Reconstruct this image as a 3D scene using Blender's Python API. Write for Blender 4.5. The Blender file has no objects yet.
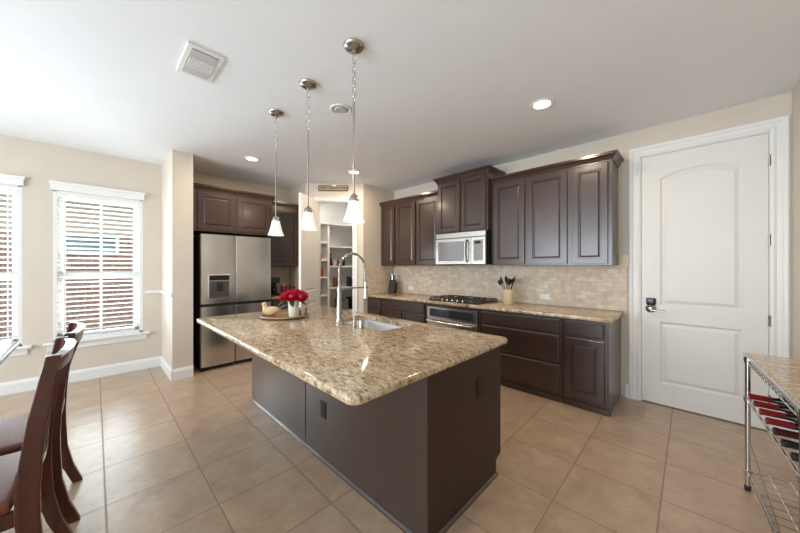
import bpy, bmesh, math, random
from mathutils import Vector, Matrix
R = math.radians
PI = math.pi
sc = bpy.context.scene
C = sc.collection
random.seed(7)

# ------------------------------------------------------------------ camera
CAM_H = 1.37
cam_d = bpy.data.cameras.new('camera')
cam_d.sensor_width = 36
cam_d.lens = 36 * 298 / 800
cam_d.clip_start = 0.05
cam = bpy.data.objects.new('camera', cam_d)
cam.location = (0, 0, CAM_H)
cam.rotation_euler = (R(90), 0, R(44.3))
C.objects.link(cam)
sc.camera = cam

# ------------------------------------------------------------------ world, lights, exposure
sc.view_settings.view_transform = 'Standard'
sc.view_settings.look = 'None'
sc.view_settings.gamma = 1
sc.view_settings.use_curve_mapping = False
sc.view_settings.exposure = 0.25
w = bpy.data.worlds.new('sky')
sc.world = w
w.use_nodes = True
wb = w.node_tree.nodes['Background']
wb.inputs['Color'].default_value = (0.84, 0.92, 1.0, 1)
wb.inputs['Strength'].default_value = 1.3


def area(name, loc, rot, sx, sy, power, col=(1, 1, 1)):
    l = bpy.data.lights.new(name, 'AREA')
    l.shape = 'RECTANGLE'
    l.size = sx
    l.size_y = sy
    l.energy = power
    l.color = col
    o = bpy.data.objects.new(name, l)
    o.location = loc
    o.rotation_euler = rot
    C.objects.link(o)
    return o


# unseen fill light added behind the camera, tilted up to brighten the ceiling
area('rear_fill_light', (-1.9, -4.55, 1.45), (R(106), 0, 0), 5.4, 2.0, 255, (0.78, 0.895, 1.0))
# daylight through the two dining windows
area('window_daylight', (-5.62, 0.06, 1.4), (R(90), 0, R(-90)), 0.85, 1.75, 80, (0.82, 0.92, 1.0))
area('window_daylight', (-5.62, -0.95, 1.4), (R(90), 0, R(-90)), 0.85, 1.75, 80, (0.82, 0.92, 1.0))


# ------------------------------------------------------------------ materials
def new_mat(name):
    m = bpy.data.materials.new(name)
    m.use_nodes = True
    nt = m.node_tree
    return m, nt, nt.nodes['Principled BSDF']


def srgb(r, g, b):
    def f(c):
        c /= 255
        return c / 12.92 if c <= .04045 else ((c + .055) / 1.055) ** 2.4
    return (f(r), f(g), f(b), 1)


def N(nt, t, **kw):
    n = nt.nodes.new(t)
    for k, v in kw.items():
        if k in n.inputs:
            n.inputs[k].default_value = v
        else:
            setattr(n, k, v)
    return n


def ramp(nt, src, stops):
    r = nt.nodes.new('ShaderNodeValToRGB')
    e = r.color_ramp.elements
    e[0].position, e[0].color = stops[0]
    e[1].position, e[1].color = stops[-1]
    for p, c in stops[1:-1]:
        x = e.new(p)
        x.color = c
    nt.links.new(src, r.inputs[0])
    return r


def plain(name, col, rough=.5, metal=0, vary=.06, scale=6, spec=.5, bump=0, bscale=60, coat=0):
    m, nt, b = new_mat(name)
    tc = N(nt, 'ShaderNodeTexCoord')
    n = N(nt, 'ShaderNodeTexNoise', Scale=scale, Detail=3.0)
    nt.links.new(tc.outputs['Object'], n.inputs['Vector'])
    lo = tuple(c * (1 - vary) for c in col[:3]) + (1,)
    hi = tuple(min(1, c * (1 + vary)) for c in col[:3]) + (1,)
    r = ramp(nt, n.outputs[0], [(.3, lo), (.7, hi)])
    nt.links.new(r.outputs[0], b.inputs['Base Color'])
    b.inputs['Roughness'].default_value = rough
    b.inputs['Metallic'].default_value = metal
    b.inputs['Specular IOR Level'].default_value = spec
    if coat:
        b.inputs['Coat Weight'].default_value = coat
        b.inputs['Coat Roughness'].default_value = .15
    if bump:
        n2 = N(nt, 'ShaderNodeTexNoise', Scale=bscale, Detail=4.0)
        nt.links.new(tc.outputs['Object'], n2.inputs['Vector'])
        bp = N(nt, 'ShaderNodeBump', Strength=bump, Distance=.01)
        nt.links.new(n2.outputs[0], bp.inputs['Height'])
        nt.links.new(bp.outputs[0], b.inputs['Normal'])
    return m


def emit_mat(name, col, strength, base=(.9, .9, .88, 1)):
    m, nt, b = new_mat(name)
    b.inputs['Base Color'].default_value = base
    b.inputs['Emission Color'].default_value = col
    b.inputs['Emission Strength'].default_value = strength
    b.inputs['Roughness'].default_value = .4
    return m


def glass_mat(name, tint=(1, 1, 1, 1), rough=0.0):
    m = bpy.data.materials.new(name)
    m.use_nodes = True
    nt = m.node_tree
    nt.nodes.clear()
    out = N(nt, 'ShaderNodeOutputMaterial')
    t = N(nt, 'ShaderNodeBsdfTransparent')
    t.inputs[0].default_value = tint
    g = N(nt, 'ShaderNodeBsdfGlossy')
    g.inputs['Roughness'].default_value = rough
    fr = N(nt, 'ShaderNodeFresnel', IOR=1.45)
    mx = N(nt, 'ShaderNodeMixShader')
    nt.links.new(fr.outputs[0], mx.inputs[0])
    nt.links.new(t.outputs[0], mx.inputs[1])
    nt.links.new(g.outputs[0], mx.inputs[2])
    nt.links.new(mx.outputs[0], out.inputs[0])
    return m


def granite():
    m, nt, b = new_mat('granite')
    tc = N(nt, 'ShaderNodeTexCoord')
    mp = N(nt, 'ShaderNodeMapping')
    mp.inputs['Scale'].default_value = (1.1, 2.3, 1)
    mp.inputs['Rotation'].default_value = (0, 0, .6)
    nt.links.new(tc.outputs['Object'], mp.inputs[0])
    n1 = N(nt, 'ShaderNodeTexNoise', Scale=22.0, Detail=6.0, Roughness=.65, Distortion=.9)
    nt.links.new(mp.outputs[0], n1.inputs['Vector'])
    r1 = ramp(nt, n1.outputs[0], [(.30, srgb(100, 76, 58)), (.40, srgb(156, 130, 102)), (.48, srgb(194, 174, 146)),
                                  (.58, srgb(212, 196, 172)), (.72, srgb(230, 222, 208))])
    n2 = N(nt, 'ShaderNodeTexNoise', Scale=75.0, Detail=4.0, Roughness=.7, Distortion=1.2)
    nt.links.new(mp.outputs[0], n2.inputs['Vector'])
    r2 = ramp(nt, n2.outputs[0], [(.38, (.06, .035, .02, 1)), (.47, (1, 1, 1, 1))])
    mx = N(nt, 'ShaderNodeMix', data_type='RGBA', blend_type='MULTIPLY')
    mx.inputs[0].default_value = .75
    nt.links.new(r1.outputs[0], mx.inputs[6])
    nt.links.new(r2.outputs[0], mx.inputs[7])
    n3 = N(nt, 'ShaderNodeTexNoise', Scale=3.5, Detail=2.0)
    nt.links.new(mp.outputs[0], n3.inputs['Vector'])
    r3 = ramp(nt, n3.outputs[0], [(.35, (.86, .79, .70, 1)), (.65, (1.0, .98, .95, 1))])
    mx2 = N(nt, 'ShaderNodeMix', data_type='RGBA', blend_type='MULTIPLY')
    mx2.inputs[0].default_value = 1
    nt.links.new(mx.outputs[2], mx2.inputs[6])
    nt.links.new(r3.outputs[0], mx2.inputs[7])
    nt.links.new(mx2.outputs[2], b.inputs['Base Color'])
    b.inputs['Roughness'].default_value = .13
    b.inputs['Specular IOR Level'].default_value = .6
    return m


def floor_tile():
    m, nt, b = new_mat('floor_tile')
    tc = N(nt, 'ShaderNodeTexCoord')
    sp = N(nt, 'ShaderNodeSeparateXYZ')
    nt.links.new(tc.outputs['Object'], sp.inputs[0])
    P = .457
    masks, cells = [], []
    for ax, off in ((0, -.125), (1, .045)):
        a = N(nt, 'ShaderNodeMath', operation='SUBTRACT')
        nt.links.new(sp.outputs[ax], a.inputs[0]); a.inputs[1].default_value = off
        d = N(nt, 'ShaderNodeMath', operation='DIVIDE')
        nt.links.new(a.outputs[0], d.inputs[0]); d.inputs[1].default_value = P if ax else .4545
        fl = N(nt, 'ShaderNodeMath', operation='FLOOR')
        nt.links.new(d.outputs[0], fl.inputs[0]); cells.append(fl)
        fr = N(nt, 'ShaderNodeMath', operation='FRACT')
        nt.links.new(d.outputs[0], fr.inputs[0])
        s = N(nt, 'ShaderNodeMath', operation='SUBTRACT')
        nt.links.new(fr.outputs[0], s.inputs[0]); s.inputs[1].default_value = .5
        ab = N(nt, 'ShaderNodeMath', operation='ABSOLUTE')
        nt.links.new(s.outputs[0], ab.inputs[0])
        masks.append(ab)
    mxm = N(nt, 'ShaderNodeMath', operation='MAXIMUM')
    nt.links.new(masks[0].outputs[0], mxm.inputs[0]); nt.links.new(masks[1].outputs[0], mxm.inputs[1])
    gr = N(nt, 'ShaderNodeMapRange')
    gr.inputs[1].default_value = .4895; gr.inputs[2].default_value = .4935
    nt.links.new(mxm.outputs[0], gr.inputs[0])
    cx = N(nt, 'ShaderNodeCombineXYZ')
    nt.links.new(cells[0].outputs[0], cx.inputs[0]); nt.links.new(cells[1].outputs[0], cx.inputs[1])
    wn = N(nt, 'ShaderNodeTexWhiteNoise')
    nt.links.new(cx.outputs[0], wn.inputs[0])
    # each tile samples its own patch of cloudy stone
    off = N(nt, 'ShaderNodeVectorMath', operation='MULTIPLY_ADD')
    nt.links.new(wn.outputs['Color'], off.inputs[0]); off.inputs[1].default_value = (7, 7, 7)
    nt.links.new(tc.outputs['Object'], off.inputs[2])
    n1 = N(nt, 'ShaderNodeTexNoise', Scale=6.0, Detail=9.0, Roughness=.7, Distortion=.25)
    nt.links.new(off.outputs[0], n1.inputs['Vector'])
    r1 = ramp(nt, n1.outputs[0], [(.28, srgb(156, 129, 106)), (.42, srgb(171, 146, 122)), (.55, srgb(181, 156, 132)), (.72, srgb(194, 172, 150))])
    hv = N(nt, 'ShaderNodeHueSaturation')
    mr = N(nt, 'ShaderNodeMapRange'); mr.inputs[3].default_value = .97; mr.inputs[4].default_value = 1.03
    nt.links.new(wn.outputs[0], mr.inputs[0]); nt.links.new(mr.outputs[0], hv.inputs['Value'])
    nt.links.new(r1.outputs[0], hv.inputs['Color'])
    mx = N(nt, 'ShaderNodeMix', data_type='RGBA')
    nt.links.new(gr.outputs[0], mx.inputs[0])
    nt.links.new(hv.outputs[0], mx.inputs[6]); mx.inputs[7].default_value = srgb(149, 125, 104)
    nt.links.new(mx.outputs[2], b.inputs['Base Color'])
    b.inputs['Coat Weight'].default_value = .45
    b.inputs['Coat Roughness'].default_value = .34
    rr = N(nt, 'ShaderNodeMapRange'); rr.inputs[3].default_value = .30; rr.inputs[4].default_value = .8
    nt.links.new(gr.outputs[0], rr.inputs[0]); nt.links.new(rr.outputs[0], b.inputs['Roughness'])
    inv = N(nt, 'ShaderNodeMath', operation='SUBTRACT'); inv.inputs[0].default_value = 1
    nt.links.new(gr.outputs[0], inv.inputs[1])
    bp = N(nt, 'ShaderNodeBump', Strength=.5, Distance=.004)
    nt.links.new(inv.outputs[0], bp.inputs['Height']); nt.links.new(bp.outputs[0], b.inputs['Normal'])
    return m


def bricks(name, swap, c1, c2, cm, bw, rh, mortar, scale=1, rough=.6, off=.5):
    m, nt, b = new_mat(name)
    tc = N(nt, 'ShaderNodeTexCoord')
    sp = N(nt, 'ShaderNodeSeparateXYZ')
    nt.links.new(tc.outputs['Object'], sp.inputs[0])
    cx = N(nt, 'ShaderNodeCombineXYZ')
    nt.links.new(sp.outputs[1 if swap else 0], cx.inputs[0])
    nt.links.new(sp.outputs[2], cx.inputs[1])
    br = N(nt, 'ShaderNodeTexBrick')
    br.offset = off
    br.inputs['Color1'].default_value = c1
    br.inputs['Color2'].default_value = c2
    br.inputs['Mortar'].default_value = cm
    br.inputs['Scale'].default_value = scale
    br.inputs['Mortar Size'].default_value = mortar
    br.inputs['Mortar Smooth'].default_value = .3
    br.inputs['Brick Width'].default_value = bw
    br.inputs['Row Height'].default_value = rh
    nt.links.new(cx.outputs[0], br.inputs[0])
    n = N(nt, 'ShaderNodeTexNoise', Scale=16.0, Detail=5.0, Roughness=.6)
    nt.links.new(tc.outputs['Object'], n.inputs['Vector'])
    r = ramp(nt, n.outputs[0], [(.3, (.78, .72, .66, 1)), (.7, (1.08, 1.07, 1.05, 1))])
    mx = N(nt, 'ShaderNodeMix', data_type='RGBA', blend_type='MULTIPLY')
    mx.inputs[0].default_value = .8
    nt.links.new(br.outputs[0], mx.inputs[6]); nt.links.new(r.outputs[0], mx.inputs[7])
    nt.links.new(mx.outputs[2], b.inputs['Base Color'])
    b.inputs['Roughness'].default_value = rough
    bp = N(nt, 'ShaderNodeBump', Strength=.4, Distance=.004, invert=True)
    nt.links.new(br.outputs['Fac'], bp.inputs['Height']); nt.links.new(bp.outputs[0], b.inputs['Normal'])
    return m


def brushed(name, col, rough, axis):
    m, nt, b = new_mat(name)
    tc = N(nt, 'ShaderNodeTexCoord')
    mp = N(nt, 'ShaderNodeMapping')
    s = [3, 3, 3]; s[axis] = 260
    mp.inputs['Scale'].default_value = s
    nt.links.new(tc.outputs['Object'], mp.inputs[0])
    n = N(nt, 'ShaderNodeTexNoise', Scale=1.0, Detail=3.0)
    nt.links.new(mp.outputs[0], n.inputs['Vector'])
    r = ramp(nt, n.outputs[0], [(.3, tuple(c * .93 for c in col[:3]) + (1,)), (.7, col)])
    nt.links.new(r.outputs[0], b.inputs['Base Color'])
    b.inputs['Metallic'].default_value = 1
    b.inputs['Roughness'].default_value = rough
    b.inputs['Anisotropic'].default_value = .7
    tg = N(nt, 'ShaderNodeTangent', direction_type='RADIAL', axis='Z')
    nt.links.new(tg.outputs[0], b.inputs['Tangent'])
    return m


def wood(name, ca, cb, rough=.25, axis=2):
    m, nt, b = new_mat(name)
    tc = N(nt, 'ShaderNodeTexCoord')
    mp = N(nt, 'ShaderNodeMapping')
    s = [26, 26, 26]; s[axis] = 2
    mp.inputs['Scale'].default_value = s
    nt.links.new(tc.outputs['Object'], mp.inputs[0])
    n = N(nt, 'ShaderNodeTexNoise', Scale=1.0, Detail=5.0, Distortion=.6)
    nt.links.new(mp.outputs[0], n.inputs['Vector'])
    r = ramp(nt, n.outputs[0], [(.3, ca), (.7, cb)])
    nt.links.new(r.outputs[0], b.inputs['Base Color'])
    b.inputs['Roughness'].default_value = rough
    b.inputs['Coat Weight'].default_value = .3
    return m


M = dict(
    wall=plain('wall_paint', srgb(213, 202, 187), .75, vary=.015, bump=.05),
    ceil=plain('ceiling_paint', srgb(240, 242, 245), .9, vary=.01, bump=.06),
    white=plain('white_trim_paint', srgb(232, 231, 228), .35, vary=.01),
    doorw=plain('white_door_paint', srgb(226, 224, 219), .4, vary=.01),
    shelfw=plain('white_shelf_paint', srgb(240, 239, 236), .5, vary=.01),
    cab=plain('espresso_cabinet', srgb(58, 40, 34), .30, vary=.10, scale=4, spec=.6, coat=.45),
    islp=plain('espresso_island_panel', srgb(54, 40, 35), .30, vary=.06, scale=4, spec=.6, coat=1.0),
    dark=plain('dark_gap', srgb(24, 20, 19), .6),
    islend=plain('espresso_end_panel', srgb(58, 40, 32), .45, vary=.06, scale=4, spec=.35),
    granite=granite(),
    tile=floor_tile(),
    steel=brushed('brushed_steel', srgb(214, 213, 211), .24, 2),
    steelh=brushed('brushed_steel_trim', srgb(205, 204, 202), .25, 2),
    nickel=plain('brushed_nickel', srgb(178, 172, 164), .25, 1, vary=.04),
    chrome=plain('chrome_wire', srgb(200, 198, 196), .18, 1, vary=.03),
    black=plain('black_gloss', srgb(22, 22, 24), .2),
    blackm=plain('black_matte', srgb(30, 30, 31), .55),
    iron=plain('cast_iron', srgb(44, 44, 46), .5, vary=.15),
    ovengl=plain('oven_glass', srgb(48, 50, 56), .08, vary=.02),
    shade=emit_mat('frosted_shade', (1, .96, .92, 1), .38),
    lamp=emit_mat('lamp_disc', (1, .97, .92, 1), 6),
    glass=glass_mat('clear_glass', (.96, .98, .97, 1)),
    bulb=emit_mat('bulb_glow', (1, .96, .9, 1), 1.2),
    mwgl=plain('microwave_window', srgb(150, 150, 152), .12, .6, vary=.02),  # pale metallic grey puts the bright window reflection into the dark glass
    blind=plain('blind_white', srgb(238, 237, 232), .5, vary=.01),
    brick=bricks('red_brick', True, srgb(150, 98, 88), srgb(168, 120, 108), srgb(176, 168, 160), .22, .075, .01, rough=.85),
    splash=bricks('travertine_tiles', False, srgb(216, 198, 178), srgb(234, 220, 202), srgb(214, 200, 182), .1, .05, .0025),
    splashy=bricks('travertine_tiles_side', True, srgb(216, 198, 178), srgb(234, 220, 202), srgb(214, 200, 182), .1, .05, .0025),
    chair=wood('cherry_wood', srgb(58, 26, 18), srgb(90, 42, 28), .33),
    table=wood('table_wood', srgb(70, 72, 82), srgb(86, 88, 98), .3, 0),
    leather=plain('brown_leather', srgb(122, 72, 54), .38, vary=.12, bump=.2),
    cream=plain('cream_ceramic', srgb(242, 236, 220), .35, vary=.02),
    tan=wood('bamboo', srgb(206, 180, 138), srgb(230, 210, 172), .5),
    tray=wood('tray_wood', srgb(150, 122, 92), srgb(180, 152, 120), .35, 0),
    silver=plain('silver_rim', srgb(176, 172, 166), .3, .8),
    bird=wood('bird_wood', srgb(206, 164, 112), srgb(228, 196, 150), .5, 0),
    birdt=plain('tail_grey', srgb(110, 100, 90), .5),
    rose=plain('rose_red', srgb(216, 40, 76), .6, vary=.45, scale=70),
    leaf=plain('leaf_green', srgb(84, 124, 72), .6, vary=.25, scale=20),
    sink=plain('sink_steel', srgb(214, 218, 224), .3, .6, vary=.03),
    outlet=plain('outlet_white', srgb(240, 238, 232), .4, vary=.01),
    almond=plain('switch_almond', srgb(226, 212, 180), .4, vary=.01),
    foil=plain('red_foil', srgb(120, 24, 26), .35, vary=.2, scale=30),
    wine=plain('wine_glass_dark', srgb(18, 16, 18), .08),
    signb=plain('sign_board', srgb(170, 150, 122), .7, vary=.12, scale=20),
    signd=plain('sign_dark', srgb(70, 58, 44), .7),
    ground=plain('outside_ground', srgb(150, 140, 125), .9, vary=.2),
    teal=plain('outside_pane', srgb(70, 112, 122), .2),
    siding=plain('pale_siding', srgb(196, 178, 158), .8),
    roofm=plain('outside_roof', srgb(110, 100, 94), .9),
    green=plain('green_can', srgb(80, 130, 70), .5), redc=plain('red_box', srgb(176, 30, 34), .5),
    maroon=plain('maroon_box', srgb(120, 28, 44), .5), brownj=plain('brown_jar', srgb(120, 72, 48), .4),
    pinkw=plain('pale_pink_box', srgb(226, 208, 214), .6), greyb=plain('grey_bag', srgb(120, 118, 118), .7),
    ventg=plain('vent_shadow', srgb(120, 118, 114), .8),
)


# ------------------------------------------------------------------ mesh helpers
class MB:
    def __init__(self):
        self.bm = bmesh.new()

    def xf(self, vs, mat):
        if mat is not None:
            for v in vs:
                v.co = mat @ v.co

    def box(self, x0, y0, z0, x1, y1, z1, bev=0, mat=None, seg=1):
        t = bmesh.new()
        bmesh.ops.create_cube(t, size=1)
        for v in t.verts:
            v.co = Vector(((x0 + x1) / 2 + v.co.x * (x1 - x0), (y0 + y1) / 2 + v.co.y * (y1 - y0), (z0 + z1) / 2 + v.co.z * (z1 - z0)))
        if bev:
            bmesh.ops.bevel(t, geom=t.edges[:], offset=bev, segments=seg, affect='EDGES', profile=.5)
        self.add(t, mat)
        return self

    def add(self, t, mat=None):
        if mat is not None:
            for v in t.verts:
                v.co = mat @ v.co
        me = bpy.data.meshes.new('t')
        t.to_mesh(me)
        t.free()
        self.bm.from_mesh(me)
        bpy.data.meshes.remove(me)

    def lathe(self, prof, seg=24, mat=None, cap=True):
        t = bmesh.new()
        rings = []
        for r, z in prof:
            if r < 1e-6:
                rings.append([t.verts.new((0, 0, z))])
            else:
                rings.append([t.verts.new((r * math.cos(2 * PI * i / seg), r * math.sin(2 * PI * i / seg), z)) for i in range(seg)])
        for a, b in zip(rings, rings[1:]):
            for i in range(seg):
                j = (i + 1) % seg
                if len(a) == 1 and len(b) > 1:
                    t.faces.new((a[0], b[j], b[i]))
                elif len(b) == 1 and len(a) > 1:
                    t.faces.new((a[i], a[j], b[0]))
                elif len(a) > 1:
                    t.faces.new((a[i], a[j], b[j], b[i]))
        if cap:
            if len(rings[0]) > 1: t.faces.new(rings[0][::-1])
            if len(rings[-1]) > 1: t.faces.new(rings[-1])
        bmesh.ops.recalc_face_normals(t, faces=t.faces)
        self.add(t, mat)
        return self

    def cyl(self, a, b, r, seg=12, r2=None):
        a, b = Vector(a), Vector(b)
        d = b - a
        q = d.to_track_quat('Z', 'Y').to_matrix().to_4x4()
        return self.lathe([(r, 0), (r if r2 is None else r2, d.length)], seg, Matrix.Translation(a) @ q)

    def tube(self, pts, r, seg=8, closed=False, radii=None, flat=None):
        pts = [Vector(p) for p in pts]
        n = len(pts)
        t = bmesh.new()
        rings = []
        up = None
        for i, p in enumerate(pts):
            if closed:
                d = pts[(i + 1) % n] - pts[(i - 1) % n]
            else:
                d = pts[min(i + 1, n - 1)] - pts[max(i - 1, 0)]
            d.normalize()
            if up is None:
                up = Vector((0, 0, 1)) if abs(d.z) < .9 else Vector((1, 0, 0))
            s = d.cross(up)
            if s.length < 1e-4:
                s = d.orthogonal()
            s.normalize()
            up = s.cross(d).normalized()
            rr = radii[i] if radii else r
            ring = []
            for k in range(seg):
                a = 2 * PI * k / seg + PI / seg
                ring.append(t.verts.new(p + s * (math.cos(a) * rr) + up * (math.sin(a) * rr)))
            rings.append(ring)
        m = n if closed else n - 1
        for i in range(m):
            a, b = rings[i], rings[(i + 1) % n]
            for k in range(seg):
                j = (k + 1) % seg
                t.faces.new((a[k], a[j], b[j], b[k]))
        if not closed:
            t.faces.new(rings[0]); t.faces.new(rings[-1])
        bmesh.ops.recalc_face_normals(t, faces=t.faces)
        self.add(t)
        return self

    def sweep(self, secs):
        """secs: list of lists of points (same count) joined into a solid"""
        t = bmesh.new()
        rings = [[t.verts.new(p) for p in s] for s in secs]
        n = len(rings[0])
        for a, b in zip(rings, rings[1:]):
            for k in range(n):
                j = (k + 1) % n
                t.faces.new((a[k], a[j], b[j], b[k]))
        t.faces.new(rings[0][::-1]); t.faces.new(rings[-1])
        bmesh.ops.recalc_face_normals(t, faces=t.faces)
        self.add(t)
        return self

    def prism(self, poly, z0, z1, bev=0, seg=2, mat=None):
        t = bmesh.new()
        a = [t.verts.new((x, y, z0)) for x, y in poly]
        b = [t.verts.new((x, y, z1)) for x, y in poly]
        n = len(poly)
        for i in range(n):
            j = (i + 1) % n
            t.faces.new((a[i], a[j], b[j], b[i]))
        t.faces.new(a[::-1]); t.faces.new(b)
        bmesh.ops.recalc_face_normals(t, faces=t.faces)
        if bev:
            es = [e for e in t.edges if abs(e.verts[0].co.z - e.verts[1].co.z) < 1e-6]
            bmesh.ops.bevel(t, geom=es, offset=bev, segments=seg, affect='EDGES', profile=.5)
        self.add(t, mat)
        return self

    def panel(self, outer, outline, rings, y, back, mat=None):
        """front facing -Y. outer: list of (x,z); outline(d): same count; rings (inset, out); closed to back"""
        t = bmesh.new()
        loops = [[t.verts.new((x, back, z)) for x, z in outer], [t.verts.new((x, y + .002, z)) for x, z in outer]]
        cxm = sum(p[0] for p in outer) / len(outer); czm = sum(p[1] for p in outer) / len(outer)
        loops.append([t.verts.new((x + (.002 if x < cxm else -.002), y, z + (.002 if z < czm else -.002))) for x, z in outer])
        for ins, out in rings:
            loops.append([t.verts.new((x, y - out, z)) for x, z in outline(ins)])
        for a, b in zip(loops, loops[1:]):
            n = len(a)
            for i in range(n):
                j = (i + 1) % n
                t.faces.new((a[i], a[j], b[j], b[i]))
        t.faces.new(loops[-1]); t.faces.new(loops[0][::-1])
        bmesh.ops.recalc_face_normals(t, faces=t.faces)
        self.add(t, mat)
        return self

    def build(self, name, m, parent=None, smooth=False, label=None, mat=None):
        if mat is not None:
            for v in self.bm.verts:
                v.co = mat @ v.co
        me = bpy.data.meshes.new(name)
        self.bm.normal_update()
        self.bm.to_mesh(me)
        self.bm.free()
        me.materials.append(m)
        o = bpy.data.objects.new(name, me)
        C.objects.link(o)
        if smooth:
            for p in me.polygons: p.use_smooth = True
            try:
                me.set_sharp_from_angle(angle=R(40))
            except Exception:
                pass
        if parent is not None: o.parent = parent
        if label: o['label'] = label
        return o


def thing(name, label, cat, loc=(0, 0, 0), rz=0, group=None):
    o = bpy.data.objects.new(name, None)
    o.empty_display_size = .05
    C.objects.link(o)
    o.location = loc
    o.rotation_euler = (0, 0, rz)
    o['label'] = label
    o['category'] = cat
    if group: o['group'] = group
    return o


def tag(o, label, cat, group=None, kind=None):
    o['label'] = label
    o['category'] = cat
    if group: o['group'] = group
    if kind: o['kind'] = kind
    return o


def struct(o):
    o['kind'] = 'structure'
    return o


def dup(root, loc, rz=None, label=None):
    r = root.copy(); C.objects.link(r); r.location = loc
    if rz is not None: r.rotation_euler = (0, 0, rz)
    if label: r['label'] = label
    for ch in list(root.children):
        c = ch.copy(); C.objects.link(c); c.parent = r
        for g in list(ch.children):
            d = g.copy(); C.objects.link(d); d.parent = c
    return r


# ------------------------------------------------------------------ room shell
CE = 2.77
XL, XR, YB, YF = -5.24, 0.58, 3.90, -4.4
ZT = .90   # island / counter top height


def struct_box(name, m, *boxes):
    mb = MB()
    for b in boxes: mb.box(*b)
    return struct(mb.build(name, m))


struct_box('floor', M['tile'], (XL - .2, YF - .1, -.1, XR + .2, YB + .2, 0))
struct_box('ceiling', M['ceil'], (XL - .2, YF - .1, CE, XR + .2, YB + .2, CE + .1))
# window wall (left) with two openings
W1 = (-.335, .45); W0 = (-1.35, -.555)
WZ0, WZ1 = .50, 2.27
struct_box('wall_left', M['wall'],
           (XL - .15, YF, 0, XL, W0[0], CE), (XL - .15, W0[1], 0, XL, W1[0], CE), (XL - .15, W1[1], 0, XL, YB + .15, CE),
           (XL - .15, W0[0], 0, XL, W0[1], WZ0), (XL - .15, W0[0], WZ1, XL, W0[1], CE),
           (XL - .15, W1[0], 0, XL, W1[1], WZ0), (XL - .15, W1[0], WZ1, XL, W1[1], CE))
# cooktop wall (with the white door) and the wall at the far right
DX0, DX1, DZ = -.358, .462, 2.48
struct_box('wall_back', M['wall'], (XL, YB, 0, DX0 - .012, YB + .15, CE), (DX0 - .012, YB, DZ + .012, DX1 + .012, YB + .15, CE),
           (DX1 + .012, YB, 0, XR + .15, YB + .15, CE), (DX0 - .1, YB + .15, 0, DX1 + .1, YB + .2, DZ + .1))
struct_box('wall_right', M['wall'], (XR, YF, 0, XR + .15, YB, CE))
struct_box('wall_front', M['wall'], (XL, YF - .1, 0, -4.7, YF, CE), (.45, YF - .1, 0, XR, YF, CE),
           (-4.7, YF - .1, 2.62, .45, YF, CE), (-4.7, YF - .1, 0, .45, YF, .45))
# stub wall by the refrigerator
struct_box('wall_stub', M['wall'], (XL, .65, 0, -4.45, .86, CE))
# pantry: wall beside the narrow cabinet, diagonal wall with opening, return wall
PA, PBp = Vector((-4.65, 2.48)), Vector((-3.96, 3.17))
struct_box('wall_pantry_side', M['wall'], (XL, 2.48, 0, -4.65, 2.57, CE))
struct_box('wall_pantry_return', M['wall'], (-4.05, 3.17, 0, -3.96, YB, CE))
DM = Matrix.Translation((PA.x, PA.y, 0)) @ Matrix.Rotation(R(45), 4, 'Z')   # local x along the wall, -y faces the kitchen
DL = (PBp - PA).length
O0, O1, OZ = .22, .805, 2.47
struct(MB().box(0, 0, 0, O0, .10, CE).box(O1, 0, 0, DL, .10, CE).box(O0, 0, OZ, O1, .10, CE).build('wall_pantry_diagonal', M['wall'], mat=DM))


def baseboard(name, segs):
    mb = MB()
    for (a, b, n) in segs:   # from a to b, n outward normal
        a, b, n = Vector(a), Vector(b), Vector(n)
        prof = [(0, 0), (.016, 0), (.016, .10), (.012, .115), (.008, .125), (.004, .135), (0, .135)]
        mb.sweep([[(p.x + n.x * d, p.y + n.y * d, z) for d, z in prof] for p in (a, b)])
    return struct(mb.build(name, M['white']))


baseboard('baseboard_left', [((XL, YF), (XL, .65), (1, 0))])
baseboard('baseboard_stub', [((XL, .65), (-4.434, .65), (0, -1)), ((-4.45, .6502), (-4.45, .86), (1, 0))])
baseboard('baseboard_back', [((-.49, YB), (DX0 - .09, YB), (0, -1))])
baseboard('baseboard_right', [((XR, YF), (XR, YB), (-1, 0))])
# short chair rail between the window and the stub wall
struct(MB().box(XL, .47, 1.005, XL + .018, .65, 1.045, .004).box(XL + .0, .632, 1.005, -4.45, .65, 1.045, .004).build('trim_1', M['white']))


# ------------------------------------------------------------------ windows and blinds
def window(n, y0, y1):
    t = struct(MB().box(XL - .12, y0, WZ0, XL, y0 + .03, WZ1).box(XL - .12, y1 - .03, WZ0, XL, y1, WZ1)
               .box(XL - .12, y0, WZ1 - .03, XL, y1, WZ1).box(XL - .12, y0, WZ0, XL, y1, WZ0 + .02)
               # sashes
               .box(XL - .11, y0 + .03, WZ0 + .02, XL - .075, y0 + .075, WZ1 - .03).box(XL - .11, y1 - .075, WZ0 + .02, XL - .075, y1 - .03, WZ1 - .03)
               .box(XL - .11, y0 + .03, WZ0 + .02, XL - .075, y1 - .03, WZ0 + .07).box(XL - .11, y0 + .03, WZ1 - .08, XL - .075, y1 - .03, WZ1 - .03)
               .box(XL - .115, y0 + .03, 1.215, XL - .07, y1 - .03, 1.29)
               .box(XL - .10, (y0 + y1) / 2 - .012, WZ0 + .05, XL - .08, (y0 + y1) / 2 + .012, WZ1 - .05)
               .build('window_%d' % n, M['white']))
    struct(MB().box(XL - .095, y0 + .06, WZ0 + .05, XL - .09, y1 - .06, WZ1 - .05).build('window_pane', M['glass'], t))
    struct(MB().box(XL - .02, y0 - .07, WZ0 - .03, XL + .055, y1 + .07, WZ0, .006).box(XL, y0 - .04, WZ0 - .10, XL + .018, y1 + .04, WZ0 - .03, .003)
           .build('window_sill', M['white'], t))
    return t


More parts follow.
